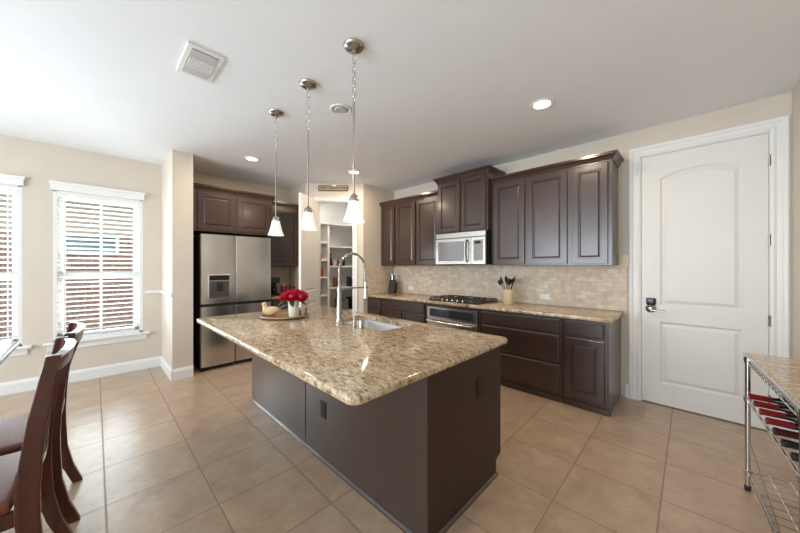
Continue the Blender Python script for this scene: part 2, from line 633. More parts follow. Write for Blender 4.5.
def blind(y0, y1, label):
    xc = XL - .028
    t = thing('window_blind', label, 'window blind', (XL - .03, (y0 + y1) / 2, WZ0), 0)
    inv = Matrix.Translation((-(XL - .03), -(y0 + y1) / 2, -WZ0))
    MB().box(XL - .005, y0 - .015, WZ1 - .02, XL + .03, y1 + .015, WZ1 + .065, .004).box(XL - .005, y0 - .025, WZ1 + .05, XL + .045, y1 + .025, WZ1 + .08, .004)\
        .build('valance', M['blind'], t, mat=inv)
    sl = MB()
    z = WZ0 + .055
    while z < WZ1 - .05:
        rot = Matrix.Translation((xc, (y0 + y1) / 2, z)) @ Matrix.Rotation(R(-20), 4, 'Y')
        hw = (y1 - y0) / 2 - .034
        prof = [(-.026, -.0015), (-.012, .0015), (.012, .0015), (.026, -.0015), (.026, -.0045), (.012, -.0015), (-.012, -.0015), (-.026, -.0045)]
        sl.sweep([[rot @ Vector((px, s * hw, pz)) for px, pz in prof] for s in (-1, 1)])
        z += .0574
    sl.build('slats', M['blind'], t, mat=inv)
    MB().box(xc - .027, y0 + .031, WZ1 - .085, xc + .027, y1 - .031, WZ1 - .031).build('headrail', M['blind'], t, mat=inv)
    MB().box(xc - .025, y0 + .035, WZ0 + .012, xc + .025, y1 - .035, WZ0 + .032, .004).build('bottom_rail', M['blind'], t, mat=inv)
    for f in (.12, .5, .88):
        y = y0 + (y1 - y0) * f
        MB().box(xc + .027, y - .006, WZ0 + .02, xc + .0285, y + .006, WZ1 - .04).build('ladder_tape', M['blind'], t, mat=inv)
    MB().cyl((xc + .034, y0 + .06, WZ1 - .05), (xc + .034, y0 + .06, 1.35), .003, 6).build('tilt_wand', M['blind'], t, mat=inv)


window(1, *W1)
window(2, *W0)
blind(*W1, 'white slatted blind filling the whole window next to the wall stub')
blind(*W0, 'white slatted blind cut off by the left edge of the photo')

# ------------------------------------------------------------------ outside, seen between the slats
struct_box('outside_ground', M['ground'], (-16, -9, -.3, XL - .2, 9, -.15))
hs = thing('neighbour_house', 'red brick neighbouring house seen through the blinds', 'house', (-9.6, 1.5, -.15))
MB().box(-.3, -6, 0, 0, 6, 2.25).build('brick_wall', M['brick'], hs)
MB().box(-.3, -6, 2.25, -.03, 6, 3.0).build('siding', M['siding'], hs)
MB().sweep([[(.5, y, 2.95), (.5, y, 3.1), (-2.2, y, 4.6), (-2.4, y, 4.6), (-.3, y, 2.95)] for y in (-6.3, 6.3)]).build('roof', M['roofm'], hs)
for yy in (-4.0, -1.75, .1, 2.9):
    f = MB().box(.001, yy - .65, 1.80, .05, yy + .65, 1.86).box(.001, yy - .65, 2.18, .05, yy + .65, 2.24).box(.001, yy - .65, 1.86, .05, yy - .59, 2.18).box(.001, yy + .59, 1.86, .05, yy + .65, 2.18).build('house_window', M['white'], hs)
    MB().box(.01, yy - .59, 1.86, .02, yy + .59, 2.18).build('pane', M['teal'], f)


# ------------------------------------------------------------------ cabinet helpers
def rect(x0, x1, z0, z1):
    return lambda d=0: [(x0 + d, z0 + d), (x1 - d, z0 + d), (x1 - d, z1 - d), (x0 + d, z1 - d)]


def cab_panel(x0, x1, z0, z1, y, th=.02, raised=True, st=.055):
    o = rect(x0, x1, z0, z1)
    mb = MB()
    if raised:
        mb.panel(o(), o, [(st, 0), (st + .004, -.009), (st + .013, -.009), (st + .028, -.001), (st + .032, -.001)], y, y + th)
    else:
        mb.panel(o(), o, [(.006, 0), (.010, .0), (.012, .0)], y, y + th)
    return mb


CROWN = [(0, 0), (.008, 0), (.008, .012), (.014, .018), (.022, .034), (.036, .052), (.046, .058), (.046, .066), (.052, .070), (.052, .082), (0, .082)]


def crown(x0, x1, yf, yb, z0, l=1, r=1):
    mb = MB()
    pts = [(x0, yb, l, 0), (x0, yf, l, 1), (x1, yf, -r, 1), (x1, yb, -r, 0)]
    if not l: pts = pts[1:]
    if not r: pts = pts[:-1]
    secs = [[(x - sx * o, y - sy * o, z0 + z) for o, z in CROWN] for x, y, sx, sy in pts]
    mb.sweep(secs)
    return mb


def upper(label, x0, x1, yf, yb, z0, z1, doors, l=1, r=1, loc=(0, 0, 0), rz=0, group=None, st=.055, toe=0):
    """front at yf (door faces at yf-.02)"""
    t = thing('wall_cabinet', label, 'cabinet', loc, rz, group)
    MB().box(x0, yf, z0, x1, yb, z1, .001).build('body', M['cab'], t)
    for (a, b, c, d) in doors:
        cab_panel(a, b, c, d, yf - .021, .02, True, st).build('door', M['cab'], t)
    crown(x0, x1, yf, yb, z1 - .006, l, r).build('crown_molding', M['cab'], t)
    return t


# cooktop wall uppers (three stepped groups)
upper('wall cabinet in the back corner, left of the microwave, with three narrow doors', -3.955, -2.645, 3.571, YB - .003, 1.385, 2.42,
      [(-3.935, -3.61, 1.40, 2.405), (-3.55, -3.135, 1.40, 2.405), (-3.095, -2.665, 1.40, 2.405)], l=0, r=0)
upper('taller wall cabinet with two doors, directly above the microwave', -2.64, -1.845, 3.49, YB - .003, 1.835, 2.565,
      [(-2.615, -2.255, 1.85, 2.55), (-2.225, -1.87, 1.85, 2.55)], st=.05)
upper('widest wall cabinet with three tall doors, between microwave and white door', -1.84, -.555, 3.571, YB - .003, 1.385, 2.425,
      [(-1.80, -1.41, 1.40, 2.41), (-1.375, -.955, 1.40, 2.41), (-.905, -.59, 1.40, 2.41)], l=0, r=1)
# fridge wall uppers: local frame x -> world +y, front faces +x.  world = Rz(90)
upper('wall cabinet with two short doors right above the refrigerator', .875, 1.90, 4.575, 5.237, 1.835, 2.365,
      [(.935, 1.36, 1.86, 2.34), (1.40, 1.855, 1.86, 2.34)], l=0, r=1, rz=R(90), st=.05)
upper('narrow tall wall cabinet between refrigerator and pantry door', 1.905, 2.475, 4.885, 5.237, 1.375, 2.365,
      [(1.93, 2.45, 1.39, 2.34)], l=0, r=0, rz=R(90))

# base cabinets on the cooktop wall
BF = 3.262   # face frame plane; fronts stand 2 cm proud
BZ = .862


def base(label, x0, x1, drawers, doors, side=False, yb=YB - .003):
    t = thing('base_cabinet', label, 'cabinet', ((x0 + x1) / 2, yb, 0), 0)
    inv = Matrix.Translation((-(x0 + x1) / 2, -yb, 0))
    MB().box(x0, BF, .085, x1, yb, BZ, .001).box(x0, BF + (.02 if not side else .02), 0, x1, yb, .085).build('body', M['cab'], t, mat=inv)
    MB().box(x0, BF + .008, 0, x1 + (.008 if side else 0), BF + .021, .06, .003).build('toe_board', M['cab'], t, mat=inv)
    for d in drawers:
        o = rect(*d)
        MB().panel(o(), o, [(.004, .0), (.012, .004), (.016, .004)], BF - .018, BF - .001).build('drawer', M['cab'], t, mat=inv)
    for d in doors:
        cab_panel(*d, BF - .021, .02).build('door', M['cab'], t, mat=inv)
    return t


base('base cabinet in the far corner under the knife block', -3.955, -2.665,
     [(-3.93, -3.61, .70, .835), (-3.57, -2.69, .70, .835)], [(-3.93, -3.61, .11, .675), (-3.57, -3.14, .11, .675), (-3.12, -2.69, .11, .675)])
base('base cabinet with three wide drawers, right of the wall oven', -1.83, -.915,
     [(-1.80, -.945, .70, .835), (-1.80, -.945, .405, .678), (-1.80, -.945, .11, .383)], [])
base('end base cabinet with one drawer over one door, nearest the white door', -.91, -.53,
     [(-.885, -.565, .70, .835)], [(-.885, -.565, .11, .675)], side=True)

# under-counter oven
ov = thing('wall_oven', 'stainless under-counter oven below the gas cooktop', 'oven', (-2.247, YB - .01, 0))
inv = Matrix.Translation((2.247, -(YB - .01), 0))
MB().box(-2.66, BF + .0, .0, -1.835, YB - .01, .855, .001).build('cabinet_surround', M['cab'], ov, mat=inv)
MB().box(-2.635, BF - .022, .11, -1.86, BF - .002, .82, .002).build('oven_front', M['steelh'], ov, mat=inv)
cp = MB().box(-2.585, BF - .026, .69, -1.91, BF - .0225, .795, .001).build('control_panel', M['ovengl'], ov, mat=inv)
MB().box(-2.30, BF - .0275, .725, -2.19, BF - .0262, .765).build('display', M['black'], cp)
MB().box(-2.56, BF - .028, .20, -1.93, BF - .0225, .56, .001).build('oven_window', M['ovengl'], ov, mat=inv)
MB().tube([(-2.60, BF - .075, .635), (-2.45, BF - .078, .632), (-2.247, BF - .08, .63), (-2.05, BF - .078, .632), (-1.895, BF - .075, .635)], .014, 10)\
    .cyl((-2.585, BF - .022, .635), (-2.585, BF - .075, .635), .008).cyl((-1.91, BF - .022, .635), (-1.91, BF - .075, .635), .008)\
    .build('oven_handle', M['steelh'], ov, True, mat=inv)

# granite top of the cooktop wall
ct = MB().box(-3.957, 3.22, BZ, -.50, YB - .016, ZT, .008, seg=2).build('countertop', M['granite'], smooth=True)
tag(ct, 'long granite countertop along the cooktop wall', 'countertop')
# tiled backsplash
struct(MB().box(-3.957, YB - .015, .86, -.475, YB - .0005, 1.384).build('wall_back_backsplash', M['splash']))
struct(MB().box(-3.9595, 3.225, .90, -3.945, YB - .016, 1.384).build('wall_pantry_backsplash', M['splashy']))

# gas cooktop
ck = thing('gas_cooktop', 'black gas cooktop set in the back counter', 'cooktop', (-2.25, 3.53, ZT))
MB().box(-.39, -.26, .001, .39, .27, .016, .006, seg=2).build('cooktop_plate', M['black'], ck)
for gx in (-.26, 0, .26):
    g = MB()
    for yy in (-.22, 0, .24):
        g.box(gx - .125, yy - .006, .030, gx + .125, yy + .006, .042)
    for xx in (-.12, 0, .12):
        g.box(gx + xx - .006, -.22, .030, gx + xx + .006, .24, .042)
    for a in (-.12, .12):
        for b in (-.215, .235):
            g.box(gx + a - .007, b - .007, .0162, gx + a + .007, b + .007, .031)
    g.build('grate', M['iron'], ck)
for bx, by in ((-.26, -.1), (-.26, .13), (0, .02), (.26, -.1), (.26, .13)):
    MB().lathe([(.045, .0162), (.045, .022), (.03, .028), (0, .028)], 16, Matrix.Translation((bx, by, 0))).build('burner', M['iron'], ck, True)
for i in range(5):
    MB().lathe([(.018, .016), (.016, .036), (0, .036)], 12, Matrix.Translation((-.16 + i * .08, -.238, 0))).build('knob', M['nickel'], ck, True)

# microwave
mw = thing('microwave', 'stainless over-range microwave under the two-door cabinet', 'microwave', (-2.243, YB - .02, 1.395))
X = .392
MB().box(-X, -.415, 0, X, 0, .436, .002).build('body', M['black'], mw)
MB().box(-X, -.438, .365, X, -.416, .436, .004).build('vent_panel', M['steelh'], mw)
d = MB().box(-X, -.445, .004, .185, -.416, .36, .005).build('door', M['steelh'], mw)
MB().box(-X + .05, -.448, .05, .08, -.4455, .315, .001).build('window', M['mwgl'], d)
h = MB().tube([(.135, -.447, .325), (.135, -.478, .305), (.135, -.486, .18), (.135, -.478, .055), (.135, -.447, .035)], .011, 10).build('handle', M['black'], d, True)
p = MB().box(.188, -.445, .004, X, -.416, .36, .004).build('control_panel', M['steelh'], mw)
MB().box(.225, -.4475, .05, .36, -.4455, .32, .001).build('keypad', plain('keypad_grey', srgb(150, 148, 146), .4), p)
MB().box(.24, -.449, .27, .33, -.4476, .305).build('display', M['black'], p)
MB().box(-.28, -.38, -.006, -.06, -.2, -.0005).build('filter', M['dark'], mw)

# wall plates
def plate(name, label, cat, loc, rz, m, kind='outlet', w=.07, hh=.115, ring=None):
    t = thing(name, label, cat, loc, rz)
    MB().box(-w / 2, -.006, -hh / 2, w / 2, -.0005, hh / 2, .002).build('cover_plate', m, t)
    if kind == 'outlet':
        for s in (-1, 1):
            if w > hh:
                MB().box(s * .024 - .014, -.0085, -.017, s * .024 + .014, -.0062, .017, .001).build('receptacle', m, t)
            else:
                MB().box(-.017, -.0085, s * .024 - .014, .017, -.0062, s * .024 + .014, .001).build('receptacle', m, t)
    else:
        MB().box(-.016, -.010, -.033, .016, -.0062, .033, .001).build('rocker', m, t)


plate('wall_outlet', 'white horizontal outlet on the tile behind the utensil crock, to its right', 'outlet', (-1.29, YB - .015, .995), 0, M['outlet'], w=.115, hh=.07)
plate('wall_outlet', 'white horizontal outlet on the tile between knife block and cooktop', 'outlet', (-3.52, YB - .015, .995), 0, M['outlet'], w=.115, hh=.07)
plate('light_switch', 'almond light switch between the wall cabinets and the white door', 'light switch', (-.503, YB - .0005, 1.435), 0, M['almond'], 'switch', w=.08)


# ------------------------------------------------------------------ interior door with arched panels
def arch_rect(x0, x1, z0, z1, rise, n=12):
    def f(d=0):
        a, b, c = x0 + d, x1 - d, z0 + d
        pts = [(a, c), (b, c)]
        for i in range(n + 1):
            s = i / n
            x = b + (a - b) * s
            pts.append((x, z1 - d + rise * (1 - (2 * s - 1) ** 2)))
        return pts
    return f


MOLD = [(0, 0), (.008, -.006), (.018, -.012), (.028, -.010), (.05, -.001), (.054, -.001)]


def door_leaf(wd, ht, th=.036):
    """local: x 0..wd, z 0..ht, faces at y=-th/2 and +th/2; returns list of (bmesh) halves"""
    mb = MB()
    zm = ht * .362
    for side in (1, -1):
        mt = Matrix.Scale(side, 4, (0, 1, 0))
        n = 12
        lo = arch_rect(wd * .17, wd * .83, ht * .085, zm - .08, 0, n)
        up = arch_rect(wd * .17, wd * .83, zm + .085, ht - .235, .065, n)
        lo_out = arch_rect(0, wd, 0, zm, 0, n)()
        up_out = arch_rect(0, wd, zm, ht, 0, n)()
        # use only the front and give each half its own back at the centre plane
        for outer, ol in ((lo_out, lo), (up_out, up)):
            t = bmesh.new()
            loops = [[t.verts.new((x, 0, z)) for x, z in outer], [t.verts.new((x, -th / 2, z)) for x, z in outer]]
            for ins, out in MOLD:
                loops.append([t.verts.new((x, -th / 2 - out, z)) for x, z in ol(ins)])
            for a, b in zip(loops, loops[1:]):
                k = len(a)
                for i in range(k):
                    j = (i + 1) % k
                    t.faces.new((a[i], a[j], b[j], b[i]))
            t.faces.new(loops[-1]); t.faces.new(loops[0][::-1])
            bmesh.ops.recalc_face_normals(t, faces=t.faces)
            if side == -1:
                for v in t.verts: v.co.y = -v.co.y
                bmesh.ops.reverse_faces(t, faces=t.faces)
            mb.add(t)
    return mb


# white door on the cooktop wall
dm = Matrix.Translation((DX0, YB + .022, .01))
d1 = struct(door_leaf(DX1 - DX0, DZ - .012).build('door_1', M['doorw'], mat=dm))


def casing(name, w0, w1, zt, cw, mat=None):
    """casing around an opening in a wall facing -Y at y=0"""
    prof = [(0, 0), (0, .012), (.012, .016), (.03, .010), (.055, .012), (.065, .020), (cw - .01, .022), (cw, .018), (cw, 0)]
    pts = [(w0, 0, -1, 0), (w0, zt, -1, 1), (w1, zt, 1, 1), (w1, 0, 1, 0)]
    mb = MB()
    mb.sweep([[(x + sx * o, -h_, z + sz * o) for o, h_ in prof] for x, z, sx, sz in pts])
    # jamb
    return struct(mb.build(name, M['white'], mat=mat))


casing('trim_2', DX0 - .012, DX1 + .012, DZ + .012, .092, Matrix.Translation((0, YB, 0)))
struct(MB().box(DX0 - .012, YB, 0, DX0 - .003, YB + .15, DZ + .003).box(DX1 + .003, YB, 0, DX1 + .012, YB + .15, DZ + .003)
       .box(DX0 - .012, YB, DZ + .001, DX1 + .012, YB + .15, DZ + .012).build('trim_3', M['white']))
for z in (.26, .92, 1.59, 2.25):
    MB().cyl((DX1 + .004, YB + .0, z - .045), (DX1 + .004, YB + .0, z + .045), .008, 8).build('door_hinge', M['nickel'], d1)
dl = MB().box(DX0 + .035, YB - .024, .985, DX0 + .11, YB + .002, 1.055, .012, seg=3).build('keypad', M['black'], d1, True)
MB().lathe([(.044, 0), (.042, .012), (.026, .02), (.012, .04), (0, .042)], 20, Matrix.Translation((DX0 + .07, YB + .003, .952)) @ Matrix.Rotation(R(90), 4, 'X'))\
    .tube([(DX0 + .07, YB - .032, .935), (DX0 + .11, YB - .035, .935), (DX0 + .18, YB - .032, .932)], .009, 8).build('door_handle', M['nickel'], d1, True)

# pantry door, open, hinged on the left jamb
casing('trim_4', O0, O1, OZ, .075, DM)
struct(MB().box(O0, 0, 0, O0 + .012, .10, OZ).box(O1 - .012, 0, 0, O1, .10, OZ).box(O0, 0, OZ - .012, O1, .10, OZ).build('trim_5', M['white'], mat=DM))
hp = DM @ Vector((O0 - .005, -.03, 0))
fe = Vector((-4.10, 2.07, 0))
ang = math.atan2(fe.y - hp.y, fe.x - hp.x)
LW = .60
pm = Matrix.Translation((hp.x, hp.y, .01)) @ Matrix.Rotation(ang, 4, 'Z')
d2 = struct(door_leaf(LW, OZ - .02).build('door_2', M['doorw'], mat=pm))
for s in (-1, 1):
    MB().lathe([(.028, 0), (.028, .008), (.012, .014), (.011, .035), (.026, .045), (.028, .06), (.018, .072), (0, .074)], 16,
               pm @ Matrix.Translation((LW - .06, s * .018, .95)) @ Matrix.Rotation(R(-90 * s), 4, 'X')).build('door_knob', M['nickel'], d2, True)

# sign over the pantry door
sg = thing('pantry_sign', 'small framed wooden sign above the pantry door', 'sign', (DM @ Vector((.47, 0, 2.64))), R(45))
MB().box(-.25, -.016, 0, .25, -.001, .095, .006).build('frame', M['signd'], sg)
MB().box(-.238, -.019, .012, .238, -.0165, .083, .001).build('panel', M['signb'], sg)
x = -.205
for wd in (.03, .022, .03, .0, .03, .012, .03, .022, .03, .0, .03, .022, .034):
    if wd:
        MB().box(x, -.021, .034, x + .006, -.0192, .062).box(x, -.021, .056, x + wd, -.0192, .062).box(x + wd - .006, -.021, .034, x + wd, -.0192, .062).build('letter', M['signd'], sg)
        x += wd + .012
    else:
        x += .02

# pantry shelving
ps = thing('pantry_shelving', 'white built-in shelves inside the pantry', 'shelving', (XL, 3.3, 0))
inv = Matrix.Translation((-XL, -3.3, 0))
for z in (.42, .836, 1.175, 1.50, 1.836):
    MB().box(XL + .002, 2.585, z - .03, XL + .30, 3.089, z, .003).build('shelf', M['shelfw'], ps, mat=inv)
for z in (.50, .966, 1.384, 1.77):
    MB().prism([(XL + .002, 3.131), (XL + .30, 3.131), (XL + .32, 3.42), (XL + .40, 3.56), (XL + .55, 3.60), (XL + 1.14, 3.60), (XL + 1.14, 3.89), (XL + .002, 3.89)], z - .03, z).build('shelf', M['shelfw'], ps, mat=inv)
MB().prism([(XL + .002, 2.585), (XL + .33, 2.585), (XL + .34, 3.3), (XL + .45, 3.5), (XL + .62, 3.56), (XL + 1.14, 3.56), (XL + 1.14, 3.89), (XL + .002, 3.89)], 2.17, 2.20).build('shelf', M['shelfw'], ps, mat=inv)
MB().box(XL + .002, 3.09, 0, XL + .31, 3.13, 2.17).build('divider', M['shelfw'], ps, mat=inv)
struct_box('wall_pantry_lining', M['shelfw'], (XL + .0002, 2.581, 0, XL + .0015, 3.895, CE), (XL + .0016, YB - .004, 0, -4.052, YB - .001, CE))
area('pantry_ceiling_light', (-4.50, 3.02, CE - .03), (0, 0, 0), .45, .45, 6, (1, .98, .95))


def jar(name, label, cat, loc, r, h_, m, lid=None, neck=None):
    if neck:
        o = MB().lathe([(r, 0), (r, h_ * .6), (r * .35, h_ * .75), (r * .33, h_)], 14, Matrix.Translation((0, 0, .001))).build(name, m, smooth=True)
    else:
        o = MB().lathe([(r * .95, 0), (r, .006), (r, h_ - .006), (r * .9, h_)], 14, Matrix.Translation((0, 0, .001))).build(name, m, smooth=True)
    o.location = loc
    tag(o, label, cat)
    if lid:
        MB().lathe([(r * (.4 if neck else .95), h_ + .001), (r * (.4 if neck else .95), h_ + .025), (0, h_ + .025)], 14).build('lid', lid, o, True)
    return o


def carton(name, label, cat, loc, sx, sy, sz, m, rz=0):
    o = MB().box(-sx / 2, -sy / 2, .001, sx / 2, sy / 2, sz, .004).build(name, m)
    o.location = loc
    o.rotation_euler = (0, 0, rz)
    return tag(o, label, cat)


xs = XL + .20
jar('jar', 'red lidded jar on the left pantry shelf above the red can', 'jar', (xs, 2.98, 1.50), .035, .10, M['brownj'], M['redc'])
jar('can', 'red can on the left pantry shelf at mid height', 'can', (xs + .03, 2.98, 1.175), .045, .14, M['redc'], M['foil'])
jar('canister', 'dark canister on the lowest visible left pantry shelf', 'canister', (xs, 2.97, .836), .04, .16, M['greyb'], M['blackm'])
jar('bottle', 'tall black bottle beside the divider in the pantry', 'bottle', (xs, 3.22, 1.384), .033, .22, M['black'], M['blackm'], True)
jar('bottle', 'shorter dark bottle in front of the pale pink box in the pantry', 'bottle', (xs + .06, 3.36, 1.384), .03, .15, M['brownj'], M['blackm'], True)
carton('carton', 'pale pink carton on the middle pantry shelf', 'box', (xs - .07, 3.38, 1.384), .10, .13, .10, M['pinkw'])
jar('bottle', 'slim black bottle right of the pale pink box in the pantry', 'bottle', (xs - .01, 3.53, 1.384), .03, .18, M['black'], M['blackm'], True)
carton('carton', 'maroon carton near the right jamb in the pantry', 'box', (xs + .1, 3.80, 1.384), .08, .15, .19, M['maroon'])
jar('jar', 'clear and dark jar on the upper right pantry shelf', 'jar', (xs + .1, 3.80, 1.77), .045, .10, M['greyb'], M['black'])
jar('bottle', 'small black bottle on the upper right pantry shelf', 'bottle', (xs + .0, 3.82, 1.77), .025, .17, M['black'], M['blackm'], True)
jar('jar', 'brown jar on the pantry shelf behind the faucet', 'jar', (xs, 3.33, .966), .05, .16, M['brownj'], M['brownj'])
jar('canister', 'black canister on the pantry shelf behind the faucet', 'canister', (xs, 3.66, .966), .05, .17, M['black'], M['blackm'])
carton('carton', 'grey carton behind the faucet spout in the pantry', 'box', (xs + .03, 3.79, .966), .12, .12, .15, M['greyb'])
carton('carton', 'dark carton on the lower pantry shelf right of the divider', 'box', (xs, 3.48, .50), .2, .2, .22, M['greyb'])
carton('carton', 'black carton on the lower pantry shelf far right', 'box', (xs, 3.76, .50), .2, .22, .24, M['blackm'])

# ------------------------------------------------------------------ refrigerator
fr = thing('refrigerator', 'stainless four-door refrigerator with an ice and water dispenser', 'refrigerator', (-4.53, 1.41, 0), R(90))
# local: x -> world y, front = -y (world +x)
MB().box(-.455, .06, .02, .455, .70, 1.775, .004).build('body', M['blackm'], fr)
FZ = .87


def fdoor(name, x0, x1, z0, z1):
    cols = []
    mb = MB()
    n = 8
    secs = []
    prof = [(x0, .055), (x0, .012)]
    for i in range(n + 1):
        s = i / n
        prof.append((x0 + .008 + (x1 - x0 - .016) * s, .0 - .012 * (1 - (2 * s - 1) ** 2) + .002))
    prof += [(x1, .012), (x1, .055)]
    mb.sweep([[(px, py, z) for px, py in prof] for z in (z0, z1)])
    return mb.build(name, M['steel'], fr, True)


fdoor('door', -.452, -.045, FZ + .008, 1.795)
fdoor('door', -.039, .452, FZ + .008, 1.795)
fdoor('freezer_door', -.452, -.045, .055, FZ - .03)
fdoor('freezer_door', -.039, .452, .055, FZ - .03)
MB().box(-.45, .02, FZ - .03, .45, .058, FZ + .008).build('handle_recess', M['dark'], fr)
dsp = MB().box(-.375, -.016, .945, -.11, .0, 1.265, .004).build('dispenser', M['steelh'], fr)
MB().box(-.36, -.0185, 1.185, -.125, -.0162, 1.25, .001).build('dispenser_display', M['black'], dsp)
MB().box(-.36, -.0195, .955, -.125, -.0162, 1.175, .002).build('dispenser_bay', plain('bay_grey', srgb(92, 90, 88), .3, .5), dsp)
MB().box(-.28, -.032, 1.04, -.205, -.020, 1.165, .004).build('dispenser_paddle', M['blackm'], dsp)
for fx in (-.43, .43):
    MB().cyl((fx, .03, 0), (fx, .03, .055), .016, 10).build('foot', M['blackm'], fr)
MB().box(-.41, .045, .012, .41, .06, .05).build('toe_grille', M['blackm'], fr)

# small counter right of refrigerator
t = thing('base_cabinet', 'narrow base cabinet hidden between refrigerator and pantry wall', 'cabinet', (-5.0, 2.19, 0), R(90))
MB().box(-.28, -.36, .1, .27, .235, BZ).box(-.28, -.30, 0, .27, .235, .1).build('body', M['cab'], t)
cab_panel(-.26, .26, .12, .84, -.381).build('door', M['cab'], t)
tag(MB().box(-5.223, 1.905, BZ, -4.615, 2.466, ZT, .006).build('countertop', M['granite']), 'small granite counter beside the refrigerator', 'countertop')
struct(MB().box(XL + .0005, 1.905, .86, XL + .015, 2.464, 1.373).build('wall_left_backsplash', M['splashy']))
struct(MB().box(-5.224, 2.467, .86, -4.66, 2.4795, 1.373).build('wall_side_backsplash', M['splash']))
cm = thing('coffee_maker', 'black coffee maker on the small counter beside the refrigerator', 'coffee maker', (-4.90, 2.03, ZT), R(90))
MB().box(-.08, -.13, .001, .08, .13, .03, .006).build('base', M['blackm'], cm)
MB().box(-.08, .02, .03, .08, .13, .30, .01).build('column', M['blackm'], cm)
MB().box(-.08, -.12, .20, .08, .13, .30, .01).build('brew_head', M['black'], cm)
MB().lathe([(.05, .032), (.06, .08), (.05, .13), (.03, .14)], 16, Matrix.Translation((0, -.05, 0))).build('carafe', M['black'], cm, True)
MB().lathe([(.03, .301), (.03, .325), (0, .335)], 12, Matrix.Translation((0, -.0, 0))).build('lid', M['silver'], cm, True)
jar('canister', 'dark red canister on the small counter by the pantry door', 'canister', (-4.85, 2.20, ZT), .05, .15, M['maroon'], M['silver'])
jar('canister', 'black canister on the small counter behind the roses', 'canister', (-4.82, 2.33, ZT), .05, .13, M['black'], M['maroon'])

# ------------------------------------------------------------------ island
IX0, IX1, IY0, IY1 = -3.22, -.93, 1.14, 1.91
isl = thing('kitchen_island', 'dark espresso kitchen island base in the middle of the room', 'kitchen island', ((IX0 + IX1) / 2, 1.5, 0))
inv = Matrix.Translation((-(IX0 + IX1) / 2, -1.5, 0))
MB().box(IX0, IY0 + .004, 0, IX1 - .004, IY1 - .07, .10).box(IX0, IY0 + .004, .10, IX0 + .06, IY1 - .022, BZ)\
    .box(IX1 - .4, IY0 + .004, .10, IX1 - .004, IY1 - .022, BZ).box(IX0, IY0 + .004, .10, IX1 - .004, IY0 + .2, BZ)\
    .box(IX0, IY1 - .06, .10, IX1 - .004, IY1 - .022, BZ).box(IX0, IY0, .10, IX1, IY1 - .03, .5).build('body', M['dark'], isl, mat=inv)
seam = -2.11
MB().box(IX0 - .004, IY0 - .012, 0, seam - .0055, IY0 + .003, BZ - .001, .001).build('side_panel', M['islp'], isl, mat=inv)
MB().box(seam + .0055, IY0 - .012, 0, IX1 - .012, IY0 + .003, BZ - .001, .001).build('side_panel', M['islp'], isl, mat=inv)
t_ = bmesh.new()
mb = MB()
mb.sweep([[(x, y, z) for y, z in ((IY0 - .006, 0), (IY1 - .065, 0), (IY1 - .065, .095), (IY1 - .02, .115), (IY1, .115), (IY1, BZ - .001), (IY0 - .006, BZ - .001))] for x in (IX1 - .003, IX1 + .012)])
mb.build('end_panel', M['islend'], isl, mat=inv)
MB().box(IX1 - .014, IY0 - .016, 0, IX1 + .014, IY0 - .004, BZ - .001, .002).build('corner_trim', M['islp'], isl, mat=inv)
q = MB().sweep([[(x, IY0 - .013, 0), (x, IY0 - .027, 0), (x, IY0 - .025, .009), (x, IY0 - .013, .019)] for x in (IX0 - .01, IX1 + .02)])\
    .sweep([[(IX1 + .013, y, 0), (IX1 + .027, y, 0), (IX1 + .025, y, .009), (IX1 + .013, y, .019)] for y in (IY0 - .02, IY1 - .06)])
q.build('shoe_molding', M['islp'], isl, mat=inv)
for a, b in ((-3.19, -2.70), (-2.68, -2.25)):
    pass
for (a, b) in ((-3.20, -2.65), (-2.62, -2.08), (-2.06, -1.52), (-1.50, -.96)):
    o = rect(a, b, .13, .84)
    MB().panel(o(), o, [(.05, 0), (.055, -.008), (.075, -.001), (.08, -.001)], 0, .018).build('door', M['cab'], isl,
        mat=inv @ Matrix.Translation((a + b, IY1 - .02, 0)) @ Matrix.Rotation(PI, 4, 'Z'))
# outlets on the island
plate('island_outlet', 'dark outlet on the seating side of the island', 'outlet', (-1.855, IY0 - .0125, .36), 0, M['blackm'])
plate('island_outlet', 'dark outlet on the narrow end of the island', 'outlet', (-.917, 1.635, .635), R(90), M['blackm'])


# countertop with sink cut-out
def rrect(x0, x1, y0, y1, r, n=6):
    pts = []
    for cx, cy, a0 in ((x1 - r, y0 + r, -90), (x1 - r, y1 - r, 0), (x0 + r, y1 - r, 90), (x0 + r, y0 + r, 180)):
        for i in range(n + 1):
            a = R(a0 + 90 * i / n)
            pts.append((cx + r * math.cos(a), cy + r * math.sin(a)))
    return pts


def slab_with_hole(outer, hole, z0, z1):
    """outer / hole: same-length loops; eased outer edge"""
    t = bmesh.new()
    cx = sum(p[0] for p in outer) / len(outer); cy = sum(p[1] for p in outer) / len(outer)

    def off(loop, d):
        n = len(loop); out = []
        for i in range(n):
            a = Vector(loop[i - 1]); b = Vector(loop[(i + 1) % n])
            tg = (b - a).normalized()
            out.append((loop[i][0] - tg.y * d, loop[i][1] + tg.x * d))
        return out
    L = []
    def ring(loop, z): L.append([t.verts.new((x, y, z)) for x, y in loop])
    ring(hole, z1)
    ring(off(outer, .014), z1)
    ring(off(outer, .006), z1 - .003)
    ring(off(outer, .001), z1 - .010)
    ring(outer, z1 - .018)
    ring(off(outer, .001), z0 + .009)
    ring(off(outer, .006), z0 + .002)
    ring(off(outer, .012), z0)
    ring(hole, z0)
    L.append(L[0])
    for a, b in zip(L, L[1:]):
        n = len(a)
        for i in range(n):
            j = (i + 1) % n
            t.faces.new((a[i], a[j], b[j], b[i]))
    bmesh.ops.recalc_face_normals(t, faces=t.faces)
    mb = MB(); mb.add(t)
    return mb


